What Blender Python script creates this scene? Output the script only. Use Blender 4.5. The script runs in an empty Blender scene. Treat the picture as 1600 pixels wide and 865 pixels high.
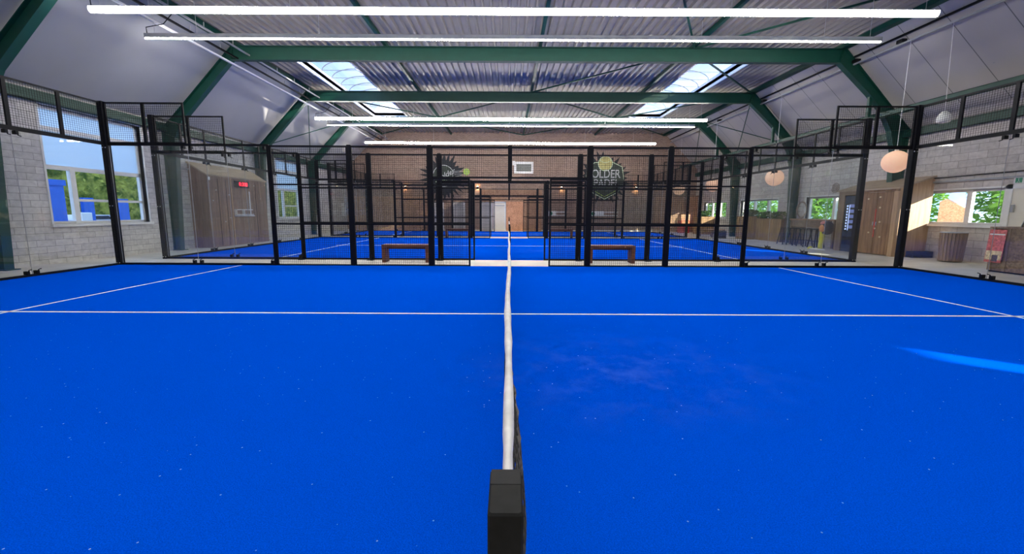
import bpy, math, random
from mathutils import Vector, Matrix
random.seed(7)
C = bpy.context.scene.collection
PI = math.pi
# ------------------------------------------------------------------ camera
F, PITCH, YAW, ROLL = 645.567, 0.13812, 0.0004, 0.00479
PPX, PPY = -5.573, -11.912
CAM = Vector((-0.0300, -0.5510, 1.3959))
cd = bpy.data.cameras.new('camera'); cam = bpy.data.objects.new('camera', cd); C.objects.link(cam)
cd.sensor_width = 36.0; cd.sensor_fit = 'HORIZONTAL'; cd.lens = F / 1600 * 36.0
cd.shift_x = -PPX / 1600; cd.shift_y = PPY / 1600
cd.clip_start = 0.02; cd.clip_end = 300
fw = Vector((math.sin(YAW) * math.cos(PITCH), math.cos(YAW) * math.cos(PITCH), -math.sin(PITCH)))
rt = Vector((math.cos(YAW), -math.sin(YAW), 0)); up = rt.cross(fw)
c_, s_ = math.cos(ROLL), math.sin(ROLL)
rt2 = c_ * rt + s_ * up; up2 = -s_ * rt + c_ * up
M3 = Matrix((rt2, up2, -fw)).transposed()
cam.matrix_world = Matrix.Translation(CAM) @ M3.to_4x4()
bpy.context.scene.camera = cam
# ------------------------------------------------------------------ view, world, sun
sc = bpy.context.scene
sc.view_settings.view_transform = 'Standard'; sc.view_settings.look = 'None'
sc.view_settings.gamma = 1.0; sc.view_settings.use_curve_mapping = False
sc.view_settings.exposure = 0.5
sc.cycles.max_bounces = 8; sc.cycles.diffuse_bounces = 4; sc.cycles.glossy_bounces = 3
sc.cycles.transmission_bounces = 4; sc.cycles.transparent_max_bounces = 24
sc.cycles.sample_clamp_indirect = 4.0; sc.cycles.use_denoising = True
sc.cycles.caustics_reflective = False; sc.cycles.caustics_refractive = False
LAMP_E = 42.0
SUN_E = 16.0
SKY_E = 2.6
w = bpy.data.worlds.new('sky'); sc.world = w; w.use_nodes = True
nt = w.node_tree; nt.nodes.clear()
def N(t, k, **kw):
    n = t.nodes.new(k)
    for a, b in kw.items():
        if a.startswith('i_'): n.inputs[a[2:].replace('_', ' ')].default_value = b
        else: setattr(n, a, b)
    return n
tc = N(nt, 'ShaderNodeTexCoord'); noi = N(nt, 'ShaderNodeTexNoise', i_Scale=2.6, i_Detail=6.0, i_Roughness=0.6)
nt.links.new(tc.outputs['Generated'], noi.inputs['Vector'])
cr = N(nt, 'ShaderNodeValToRGB'); cr.color_ramp.elements[0].position = 0.50; cr.color_ramp.elements[0].color = (0.26, 0.48, 0.92, 1)
cr.color_ramp.elements[1].position = 0.68; cr.color_ramp.elements[1].color = (1.0, 1.0, 1.0, 1)
nt.links.new(noi.outputs['Fac'], cr.inputs['Fac'])
bg = N(nt, 'ShaderNodeBackground'); bg.inputs['Strength'].default_value = SKY_E
nt.links.new(cr.outputs['Color'], bg.inputs['Color'])
wo = N(nt, 'ShaderNodeOutputWorld'); nt.links.new(bg.outputs[0], wo.inputs['Surface'])
sl = bpy.data.lights.new('sun', 'SUN'); sl.energy = SUN_E; sl.angle = math.radians(0.53); sl.color = (1.0, 0.90, 0.76)
sun = bpy.data.objects.new('sun', sl); C.objects.link(sun)
EL = math.radians(18.5)
sd = Vector((-0.8 * math.cos(EL), 0.6 * math.cos(EL), -math.sin(EL)))
sun.rotation_euler = sd.to_track_quat('-Z', 'Y').to_euler(); sun.location = (40, -30, 20)

# ------------------------------------------------------------------ materials
def srgb(r, g, b):
    f = lambda c: c / 12.92 if c <= 0.04045 else ((c + 0.055) / 1.055) ** 2.4
    return (f(r / 255), f(g / 255), f(b / 255), 1)
def newmat(name):
    m = bpy.data.materials.new(name); m.use_nodes = True
    t = m.node_tree; t.nodes.clear()
    o = N(t, 'ShaderNodeOutputMaterial'); p = N(t, 'ShaderNodeBsdfPrincipled')
    t.links.new(p.outputs[0], o.inputs['Surface'])
    return m, t, p, o
def coords(t, mode='obj'):
    tc = N(t, 'ShaderNodeTexCoord'); v = tc.outputs['Object']
    if mode == 'obj': return v
    sp = N(t, 'ShaderNodeSeparateXYZ'); t.links.new(v, sp.inputs[0]); cb = N(t, 'ShaderNodeCombineXYZ')
    a, b = {'yz': ('Y', 'Z'), 'xz': ('X', 'Z'), 'xy': ('X', 'Y'), 'zy': ('Z', 'Y')}[mode]
    t.links.new(sp.outputs[a], cb.inputs[0]); t.links.new(sp.outputs[b], cb.inputs[1])
    return cb.outputs[0]
def plain(name, col, rough=0.6, metal=0.0, var=0.08, scale=6.0, emit=None, es=0.0, bump=0.0, spec=None):
    m, t, p, o = newmat(name)
    v = coords(t)
    n = N(t, 'ShaderNodeTexNoise', i_Scale=scale, i_Detail=4.0)
    t.links.new(v, n.inputs['Vector'])
    r = N(t, 'ShaderNodeValToRGB')
    a = [max(0, c * (1 - var)) for c in col[:3]] + [1]; b = [min(1, c * (1 + var)) for c in col[:3]] + [1]
    r.color_ramp.elements[0].color = a; r.color_ramp.elements[1].color = b
    r.color_ramp.elements[0].position = 0.3; r.color_ramp.elements[1].position = 0.7
    t.links.new(n.outputs['Fac'], r.inputs['Fac']); t.links.new(r.outputs['Color'], p.inputs['Base Color'])
    p.inputs['Roughness'].default_value = rough; p.inputs['Metallic'].default_value = metal
    if spec is not None: p.inputs['Specular IOR Level'].default_value = spec
    if emit:
        p.inputs['Emission Color'].default_value = emit; p.inputs['Emission Strength'].default_value = es
    if bump:
        bp = N(t, 'ShaderNodeBump'); bp.inputs['Strength'].default_value = bump; bp.inputs['Distance'].default_value = 0.01
        t.links.new(n.outputs['Fac'], bp.inputs['Height']); t.links.new(bp.outputs[0], p.inputs['Normal'])
    return m
def brick(name, mode, c1, c2, mortar, bw, bh, ms, off=(0, 0, 0), rough=0.85, noise=0.12):
    m, t, p, o = newmat(name)
    v = coords(t, mode)
    mp = N(t, 'ShaderNodeMapping'); mp.inputs['Location'].default_value = off; t.links.new(v, mp.inputs['Vector'])
    b = N(t, 'ShaderNodeTexBrick'); b.inputs['Scale'].default_value = 1.0
    b.inputs['Brick Width'].default_value = bw; b.inputs['Row Height'].default_value = bh
    b.inputs['Mortar Size'].default_value = ms; b.inputs['Mortar Smooth'].default_value = 0.3
    b.inputs['Color1'].default_value = c1; b.inputs['Color2'].default_value = c2; b.inputs['Mortar'].default_value = mortar
    t.links.new(mp.outputs[0], b.inputs['Vector'])
    n = N(t, 'ShaderNodeTexNoise', i_Scale=9.0, i_Detail=5.0); t.links.new(v, n.inputs['Vector'])
    mx = N(t, 'ShaderNodeMix', data_type='RGBA', blend_type='MULTIPLY'); mx.inputs['Factor'].default_value = 1.0
    r = N(t, 'ShaderNodeValToRGB'); r.color_ramp.elements[0].color = (1 - 2 * noise,) * 3 + (1,); r.color_ramp.elements[1].color = (1, 1, 1, 1)
    r.color_ramp.elements[0].position = 0.3; r.color_ramp.elements[1].position = 0.7
    t.links.new(n.outputs['Fac'], r.inputs['Fac'])
    t.links.new(b.outputs['Color'], mx.inputs['A']); t.links.new(r.outputs['Color'], mx.inputs['B'])
    t.links.new(mx.outputs['Result'], p.inputs['Base Color'])
    bp = N(t, 'ShaderNodeBump'); bp.inputs['Strength'].default_value = 0.6; bp.inputs['Distance'].default_value = 0.01; bp.invert = True
    t.links.new(b.outputs['Fac'], bp.inputs['Height']); t.links.new(bp.outputs[0], p.inputs['Normal'])
    p.inputs['Roughness'].default_value = rough
    return m
def wood(name, c1, c2, axis='z', plank=0.12, mode='yz', rough=0.6, stretch=12.0):
    m, t, p, o = newmat(name)
    v = coords(t)
    mp = N(t, 'ShaderNodeMapping'); k = {'x': (1, stretch, stretch), 'y': (stretch, 1, stretch), 'z': (stretch, stretch, 1)}[axis]
    mp.inputs['Scale'].default_value = k; t.links.new(v, mp.inputs['Vector'])
    n = N(t, 'ShaderNodeTexNoise', i_Scale=1.6, i_Detail=5.0, i_Roughness=0.6); t.links.new(mp.outputs[0], n.inputs['Vector'])
    r = N(t, 'ShaderNodeValToRGB'); r.color_ramp.elements[0].color = c1; r.color_ramp.elements[1].color = c2
    r.color_ramp.elements[0].position = 0.32; r.color_ramp.elements[1].position = 0.68
    t.links.new(n.outputs['Fac'], r.inputs['Fac'])
    out = r.outputs['Color']
    if plank:
        vv = coords(t, mode)
        b = N(t, 'ShaderNodeTexBrick'); b.offset = 0.0; b.inputs['Scale'].default_value = 1.0
        b.inputs['Brick Width'].default_value = plank; b.inputs['Row Height'].default_value = 40.0
        b.inputs['Mortar Size'].default_value = 0.004; b.inputs['Color1'].default_value = (1, 1, 1, 1); b.inputs['Color2'].default_value = (0.78, 0.78, 0.78, 1)
        b.inputs['Mortar'].default_value = (0.3, 0.28, 0.26, 1)
        t.links.new(vv, b.inputs['Vector'])
        mx = N(t, 'ShaderNodeMix', data_type='RGBA', blend_type='MULTIPLY'); mx.inputs['Factor'].default_value = 1.0
        t.links.new(out, mx.inputs['A']); t.links.new(b.outputs['Color'], mx.inputs['B']); out = mx.outputs['Result']
    t.links.new(out, p.inputs['Base Color']); p.inputs['Roughness'].default_value = rough
    return m
def osb(name, c1, c2, sc_=26.0):
    m, t, p, o = newmat(name)
    v = coords(t)
    n = N(t, 'ShaderNodeTexVoronoi', i_Scale=sc_); t.links.new(v, n.inputs['Vector'])
    n2 = N(t, 'ShaderNodeTexNoise', i_Scale=3.0, i_Detail=5.0); t.links.new(v, n2.inputs['Vector'])
    r = N(t, 'ShaderNodeValToRGB'); r.color_ramp.elements[0].color = c1; r.color_ramp.elements[1].color = c2
    ad = N(t, 'ShaderNodeMix', data_type='RGBA'); ad.inputs['Factor'].default_value = 0.45
    t.links.new(n.outputs['Color'], ad.inputs['A']); t.links.new(n2.outputs['Color'], ad.inputs['B'])
    bw = N(t, 'ShaderNodeRGBToBW'); t.links.new(ad.outputs['Result'], bw.inputs[0]); t.links.new(bw.outputs[0], r.inputs['Fac'])
    r.color_ramp.elements[0].position = 0.3; r.color_ramp.elements[1].position = 0.7
    t.links.new(r.outputs['Color'], p.inputs['Base Color']); p.inputs['Roughness'].default_value = 0.7
    return m
def emis(name, col, s):
    m, t, p, o = newmat(name)
    e = N(t, 'ShaderNodeEmission'); e.inputs['Color'].default_value = col; e.inputs['Strength'].default_value = s
    t.links.new(e.outputs[0], o.inputs['Surface']); t.nodes.remove(p)
    return m
def glassmat(name, tint, ior=1.5, base=0.0):
    m, t, p, o = newmat(name); t.nodes.remove(p)
    tr = N(t, 'ShaderNodeBsdfTransparent'); tr.inputs['Color'].default_value = tint
    gl = N(t, 'ShaderNodeBsdfGlossy'); gl.inputs['Roughness'].default_value = 0.0; gl.inputs['Color'].default_value = (1, 1, 1, 1)
    lw = N(t, 'ShaderNodeLayerWeight'); lw.inputs['Blend'].default_value = 0.5
    pw = N(t, 'ShaderNodeMath', operation='POWER'); pw.inputs[1].default_value = 4.5; t.links.new(lw.outputs['Facing'], pw.inputs[0])
    fr = N(t, 'ShaderNodeMath', operation='MULTIPLY_ADD'); fr.inputs[1].default_value = 0.65; fr.inputs[2].default_value = 0.03; t.links.new(pw.outputs[0], fr.inputs[0])
    mx = N(t, 'ShaderNodeMixShader'); t.links.new(fr.outputs[0], mx.inputs[0]); t.links.new(tr.outputs[0], mx.inputs[1]); t.links.new(gl.outputs[0], mx.inputs[2])
    last = mx.outputs[0]
    if base:
        df = N(t, 'ShaderNodeBsdfDiffuse'); df.inputs['Color'].default_value = (0.8, 0.85, 0.85, 1)
        m2 = N(t, 'ShaderNodeMixShader'); m2.inputs[0].default_value = base
        t.links.new(last, m2.inputs[1]); t.links.new(df.outputs[0], m2.inputs[2]); last = m2.outputs[0]
    t.links.new(last, o.inputs['Surface'])
    return m
def translucent(name, col, tfac, transp):
    m, t, p, o = newmat(name); t.nodes.remove(p)
    d = N(t, 'ShaderNodeBsdfDiffuse'); d.inputs['Color'].default_value = col
    tl = N(t, 'ShaderNodeBsdfTranslucent'); tl.inputs['Color'].default_value = col
    mx = N(t, 'ShaderNodeMixShader'); mx.inputs[0].default_value = tfac
    t.links.new(d.outputs[0], mx.inputs[1]); t.links.new(tl.outputs[0], mx.inputs[2])
    tr = N(t, 'ShaderNodeBsdfTransparent'); m2 = N(t, 'ShaderNodeMixShader'); m2.inputs[0].default_value = transp
    t.links.new(mx.outputs[0], m2.inputs[1]); t.links.new(tr.outputs[0], m2.inputs[2]); t.links.new(m2.outputs[0], o.inputs['Surface'])
    return m
def turfmat():
    m, t, p, o = newmat('blue_turf')
    v = coords(t)
    n = N(t, 'ShaderNodeTexNoise', i_Scale=180.0, i_Detail=3.0); t.links.new(v, n.inputs['Vector'])
    n2 = N(t, 'ShaderNodeTexNoise', i_Scale=3.0, i_Detail=8.0, i_Roughness=0.65); t.links.new(v, n2.inputs['Vector'])
    r = N(t, 'ShaderNodeValToRGB'); r.color_ramp.elements[0].color = TURF1; r.color_ramp.elements[1].color = TURF2
    r.color_ramp.elements[0].position = 0.3; r.color_ramp.elements[1].position = 0.75
    t.links.new(n.outputs['Fac'], r.inputs['Fac'])
    # worn sandy smudges right of the net on the nearest court
    mpp = N(t, 'ShaderNodeMapping'); mpp.inputs['Location'].default_value = (-0.60, 1.75, 0); mpp.inputs['Scale'].default_value = (0.62, 0.85, 0)
    t.links.new(v, mpp.inputs['Vector']); gr = N(t, 'ShaderNodeTexGradient', gradient_type='SPHERICAL'); t.links.new(mpp.outputs[0], gr.inputs['Vector'])
    r2 = N(t, 'ShaderNodeValToRGB'); r2.color_ramp.elements[0].position = 0.46; r2.color_ramp.elements[0].color = (0, 0, 0, 1)
    r2.color_ramp.elements[1].position = 0.75; r2.color_ramp.elements[1].color = (0.5, 0.5, 0.5, 1)
    t.links.new(n2.outputs['Fac'], r2.inputs['Fac'])
    mx = N(t, 'ShaderNodeMix', data_type='RGBA'); mx.inputs['B'].default_value = (0.07, 0.18, 0.78, 1)
    sm = N(t, 'ShaderNodeMath', operation='MULTIPLY'); t.links.new(r2.outputs['Color'], sm.inputs[0]); t.links.new(gr.outputs['Color'], sm.inputs[1])
    t.links.new(sm.outputs[0], mx.inputs['Factor']); t.links.new(r.outputs['Color'], mx.inputs['A'])
    # grains of sand
    vo = N(t, 'ShaderNodeTexVoronoi', i_Scale=11.0); t.links.new(v, vo.inputs['Vector'])
    lt = N(t, 'ShaderNodeMath', operation='LESS_THAN'); lt.inputs[1].default_value = 0.05; t.links.new(vo.outputs['Distance'], lt.inputs[0])
    ml = N(t, 'ShaderNodeMath', operation='MULTIPLY'); ml.inputs[1].default_value = 0.45; t.links.new(lt.outputs[0], ml.inputs[0])
    m2 = N(t, 'ShaderNodeMix', data_type='RGBA'); m2.inputs['B'].default_value = (0.6, 0.75, 1, 1)
    t.links.new(ml.outputs[0], m2.inputs['Factor']); t.links.new(mx.outputs['Result'], m2.inputs['A'])
    t.links.new(m2.outputs['Result'], p.inputs['Base Color'])
    p.inputs['Roughness'].default_value = 0.95; p.inputs['Specular IOR Level'].default_value = 0.0
    bp = N(t, 'ShaderNodeBump'); bp.inputs['Strength'].default_value = 0.35; bp.inputs['Distance'].default_value = 0.004
    t.links.new(n.outputs['Fac'], bp.inputs['Height']); t.links.new(bp.outputs[0], p.inputs['Normal'])
    return m
TURF1 = (0.0, 0.064, 0.60, 1); TURF2 = (0.0, 0.118, 0.93, 1)
def leafmat(name, c1, c2, sc_=2.0):
    m, t, p, o = newmat(name); t.nodes.remove(p)
    v = coords(t); n = N(t, 'ShaderNodeTexNoise', i_Scale=sc_, i_Detail=6.0); t.links.new(v, n.inputs['Vector'])
    r = N(t, 'ShaderNodeValToRGB'); r.color_ramp.elements[0].color = c1; r.color_ramp.elements[1].color = c2
    r.color_ramp.elements[0].position = 0.35; r.color_ramp.elements[1].position = 0.65
    t.links.new(n.outputs['Fac'], r.inputs['Fac'])
    d = N(t, 'ShaderNodeBsdfDiffuse'); tl = N(t, 'ShaderNodeBsdfTranslucent')
    t.links.new(r.outputs['Color'], d.inputs['Color']); t.links.new(r.outputs['Color'], tl.inputs['Color'])
    mx = N(t, 'ShaderNodeMixShader'); mx.inputs[0].default_value = 0.4
    t.links.new(d.outputs[0], mx.inputs[1]); t.links.new(tl.outputs[0], mx.inputs[2]); t.links.new(mx.outputs[0], o.inputs['Surface'])
    return m
def seammat(name, col, pitch, off, seam):
    m, t, p, o = newmat(name)
    v = coords(t, 'yz')
    mp = N(t, 'ShaderNodeMapping'); mp.inputs['Location'].default_value = (off, 50, 0); t.links.new(v, mp.inputs['Vector'])
    b = N(t, 'ShaderNodeTexBrick'); b.offset = 0.0; b.inputs['Scale'].default_value = 1.0; b.inputs['Brick Width'].default_value = pitch
    b.inputs['Row Height'].default_value = 400.0; b.inputs['Mortar Size'].default_value = 0.012
    b.inputs['Color1'].default_value = col; b.inputs['Color2'].default_value = col; b.inputs['Mortar'].default_value = seam
    t.links.new(mp.outputs[0], b.inputs['Vector'])
    n = N(t, 'ShaderNodeTexNoise', i_Scale=0.5, i_Detail=4.0); t.links.new(v, n.inputs['Vector'])
    r = N(t, 'ShaderNodeValToRGB'); r.color_ramp.elements[0].color = (0.88, 0.88, 0.88, 1); r.color_ramp.elements[1].color = (1, 1, 1, 1)
    r.color_ramp.elements[0].position = 0.35; r.color_ramp.elements[1].position = 0.65
    t.links.new(n.outputs['Fac'], r.inputs['Fac'])
    mx = N(t, 'ShaderNodeMix', data_type='RGBA', blend_type='MULTIPLY'); mx.inputs['Factor'].default_value = 1.0
    t.links.new(b.outputs['Color'], mx.inputs['A']); t.links.new(r.outputs['Color'], mx.inputs['B'])
    t.links.new(mx.outputs['Result'], p.inputs['Base Color']); p.inputs['Roughness'].default_value = 0.6
    return m
M = dict(
    turf=turfmat(),
    line=plain('line_white', (0.80, 0.92, 1.0, 1), 0.8, scale=40),
    concrete=plain('concrete_floor', (0.68, 0.64, 0.58, 1), 0.45, var=0.12, scale=1.2),
    block_l=brick('grey_block', 'yz', (0.74, 0.71, 0.68, 1), (0.60, 0.57, 0.56, 1), (0.34, 0.32, 0.31, 1), 0.43, 0.166, 0.006, (0.1, 0.036, 0)),
    block_r=brick('taupe_block', 'yz', (0.70, 0.65, 0.61, 1), (0.58, 0.53, 0.50, 1), (0.38, 0.34, 0.32, 1), 0.50, 0.215, 0.008, (0.2, 0.02, 0)),
    brick=brick('brown_brick', 'xz', (0.39, 0.255, 0.195, 1), (0.28, 0.175, 0.13, 1), (0.42, 0.34, 0.285, 1), 0.22, 0.075, 0.010),
    deck=plain('deck_steel', (0.33, 0.295, 0.25, 1), 0.5, 0.1, 0.06, 2.0),
    green=plain('green_steel', (0.0015, 0.052, 0.036, 1), 0.5, var=0.12, scale=3.0),
    slope_l=plain('white_lining', (0.37, 0.375, 0.38, 1), 0.6, var=0.08, scale=0.5),
    slope_r=seammat('white_board', (0.47, 0.45, 0.43, 1), 1.15, 0.32, (0.16, 0.16, 0.16, 1)),
    black=plain('black_powder_coat', (0.006, 0.0065, 0.009, 1), 0.5, var=0.1, scale=30, spec=0.15),
    blackm=plain('black_wire', (0.012, 0.012, 0.015, 1), 0.6, var=0.1, scale=30, spec=0.1),
    cap=plain('post_black', (0.016, 0.017, 0.017, 1), 0.6, var=0.15, scale=60, spec=0.12),
    steel=plain('zinc_steel', (0.62, 0.62, 0.62, 1), 0.35, 0.8),
    grey=plain('grey_metal', (0.34, 0.35, 0.37, 1), 0.5, 0.2),
    white=plain('white_paint', (0.80, 0.79, 0.77, 1), 0.5, var=0.04),
    whitem=plain('white_metal', (0.85, 0.85, 0.85, 1), 0.35, var=0.03),
    tape=plain('net_tape', (0.85, 0.84, 0.82, 1), 0.8, var=0.12, scale=14, bump=0.4),
    netm=plain('net_cord', (0.03, 0.03, 0.032, 1), 0.8, var=0.4, scale=30),
    band=plain('net_webbing', (0.20, 0.19, 0.18, 1), 0.9, var=0.6, scale=40),
    glass=glassmat('court_glass', (0.95, 0.965, 0.96, 1), 1.5, 0.006),
    wglass=glassmat('window_glass', (0.97, 0.98, 0.98, 1), 1.45),
    frost=translucent('frosted_pane', (0.72, 0.80, 0.86, 1), 0.72, 0.05),
    dome=translucent('skylight_dome', (0.22, 0.31, 0.44, 1), 0.6, 0.22),
    wood_dark=wood('bench_wood', (0.10, 0.035, 0.022, 1), (0.22, 0.085, 0.05, 1), 'x', 0, rough=0.5),
    wood_l=wood('shed_wood_left', (0.19, 0.11, 0.075, 1), (0.36, 0.22, 0.155, 1), 'z', 0.14, 'yz'),
    wood_r=wood('shed_wood_right', (0.19, 0.095, 0.045, 1), (0.36, 0.20, 0.105, 1), 'z', 0.13, 'yz'),
    wood_roof=wood('shed_roof', (0.36, 0.27, 0.19, 1), (0.52, 0.40, 0.29, 1), 'y', 0, rough=0.7),
    wood_side=wood('shed_side', (0.40, 0.24, 0.13, 1), (0.58, 0.38, 0.22, 1), 'z', 0, rough=0.6),
    wood_slat=wood('bin_wood', (0.20, 0.13, 0.09, 1), (0.34, 0.23, 0.15, 1), 'z', 0, rough=0.6),
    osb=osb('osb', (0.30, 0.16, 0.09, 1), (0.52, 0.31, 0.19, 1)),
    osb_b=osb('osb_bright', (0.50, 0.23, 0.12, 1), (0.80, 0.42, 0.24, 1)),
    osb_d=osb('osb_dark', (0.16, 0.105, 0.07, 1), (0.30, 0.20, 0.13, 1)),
    planter=wood('planter_wood', (0.24, 0.13, 0.06, 1), (0.46, 0.29, 0.12, 1), 'z', 0.2, 'yz'),
    door_white=plain('door_white', (0.80, 0.74, 0.62, 1), 0.5, var=0.03),
    door_grey=plain('door_grey', (0.50, 0.48, 0.48, 1), 0.5, var=0.03),
    ink=plain('mural_ink', (0.022, 0.026, 0.030, 1), 0.8, var=0.2),
    ink2=plain('mural_charcoal', (0.045, 0.06, 0.045, 1), 0.8, var=0.4, scale=3),
    lime=plain('lime_paint', (0.42, 0.60, 0.10, 1), 0.7),
    paleg=plain('pale_green_paint', (0.55, 0.68, 0.45, 1), 0.7),
    ballp=plain('ball_paint', (0.50, 0.45, 0.17, 1), 0.7, var=0.35, scale=5),
    silver=plain('silver_paint', (0.50, 0.51, 0.50, 1), 0.7, var=0.25, scale=8),
    darkpane=plain('dark_pane', (0.05, 0.055, 0.05, 1), 0.25, var=0.3, scale=5),
    lampd=emis('lamp_diffuser', (1.0, 0.97, 0.92, 1), LAMP_E),
    sconce_e=emis('sconce_glow', (1.0, 0.55, 0.25, 1), 90.0),
    lantern=plain('lantern_paper', (0.85, 0.62, 0.45, 1), 0.8, emit=(1.0, 0.50, 0.30, 1), es=0.42, var=0.06, scale=12),
    plastic=plain('white_plastic', (0.82, 0.83, 0.82, 1), 0.4),
    red_e=emis('led_red', (1.0, 0.03, 0.06, 1), 3.0),
    tube=emis('vending_light', (0.45, 0.55, 1.0, 1), 1.3),
    vend=plain('vending_navy', (0.018, 0.035, 0.075, 1), 0.3),
    yellow=plain('yellow_plastic', (0.85, 0.80, 0.02, 1), 0.5),
    orange=plain('orange_cloth', (0.85, 0.36, 0.16, 1), 0.8),
    pink=plain('pink_plastic', (0.85, 0.32, 0.30, 1), 0.6),
    red=plain('red_paint', (0.62, 0.05, 0.04, 1), 0.5),
    redp=plain('poster_red', (0.78, 0.16, 0.16, 1), 0.5, var=0.5, scale=18),
    creamp=plain('poster_cream', (0.85, 0.60, 0.38, 1), 0.5, var=0.4, scale=22),
    darkp=plain('poster_dark', (0.10, 0.07, 0.09, 1), 0.5, var=0.5, scale=30),
    gold=plain('gold_letters', (0.46, 0.34, 0.16, 1), 0.6),
    exitg=plain('exit_green', (0.02, 0.26, 0.14, 1), 0.5),
    navy=plain('dark_cushion', (0.035, 0.035, 0.05, 1), 0.7),
    blueo=plain('outdoor_blue', (0.02, 0.14, 0.62, 1), 0.5),
    ground=plain('outdoor_paving', (0.42, 0.42, 0.40, 1), 0.9, scale=2),
    leaf_l=leafmat('hedge_leaf', (0.08, 0.15, 0.03, 1), (0.62, 0.62, 0.14, 1), 3.0),
    leaf_r=leafmat('tree_leaf', (0.05, 0.16, 0.04, 1), (0.32, 0.62, 0.10, 1), 1.2),
    leaf_p=leafmat('plant_leaf', (0.02, 0.07, 0.02, 1), (0.10, 0.20, 0.06, 1), 6.0),
    bark=plain('bark', (0.10, 0.07, 0.05, 1), 0.9),
    knob=plain('knob_wood', (0.85, 0.68, 0.45, 1), 0.5),
    tube2=emis('vending_rows', (0.30, 0.36, 0.85, 1), 0.45),
    wicker=plain('wicker', (0.36, 0.27, 0.22, 1), 0.8, var=0.3, scale=30),
    ball_y=plain('yellow_ball', (0.75, 0.80, 0.10, 1), 0.8),
)
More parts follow.
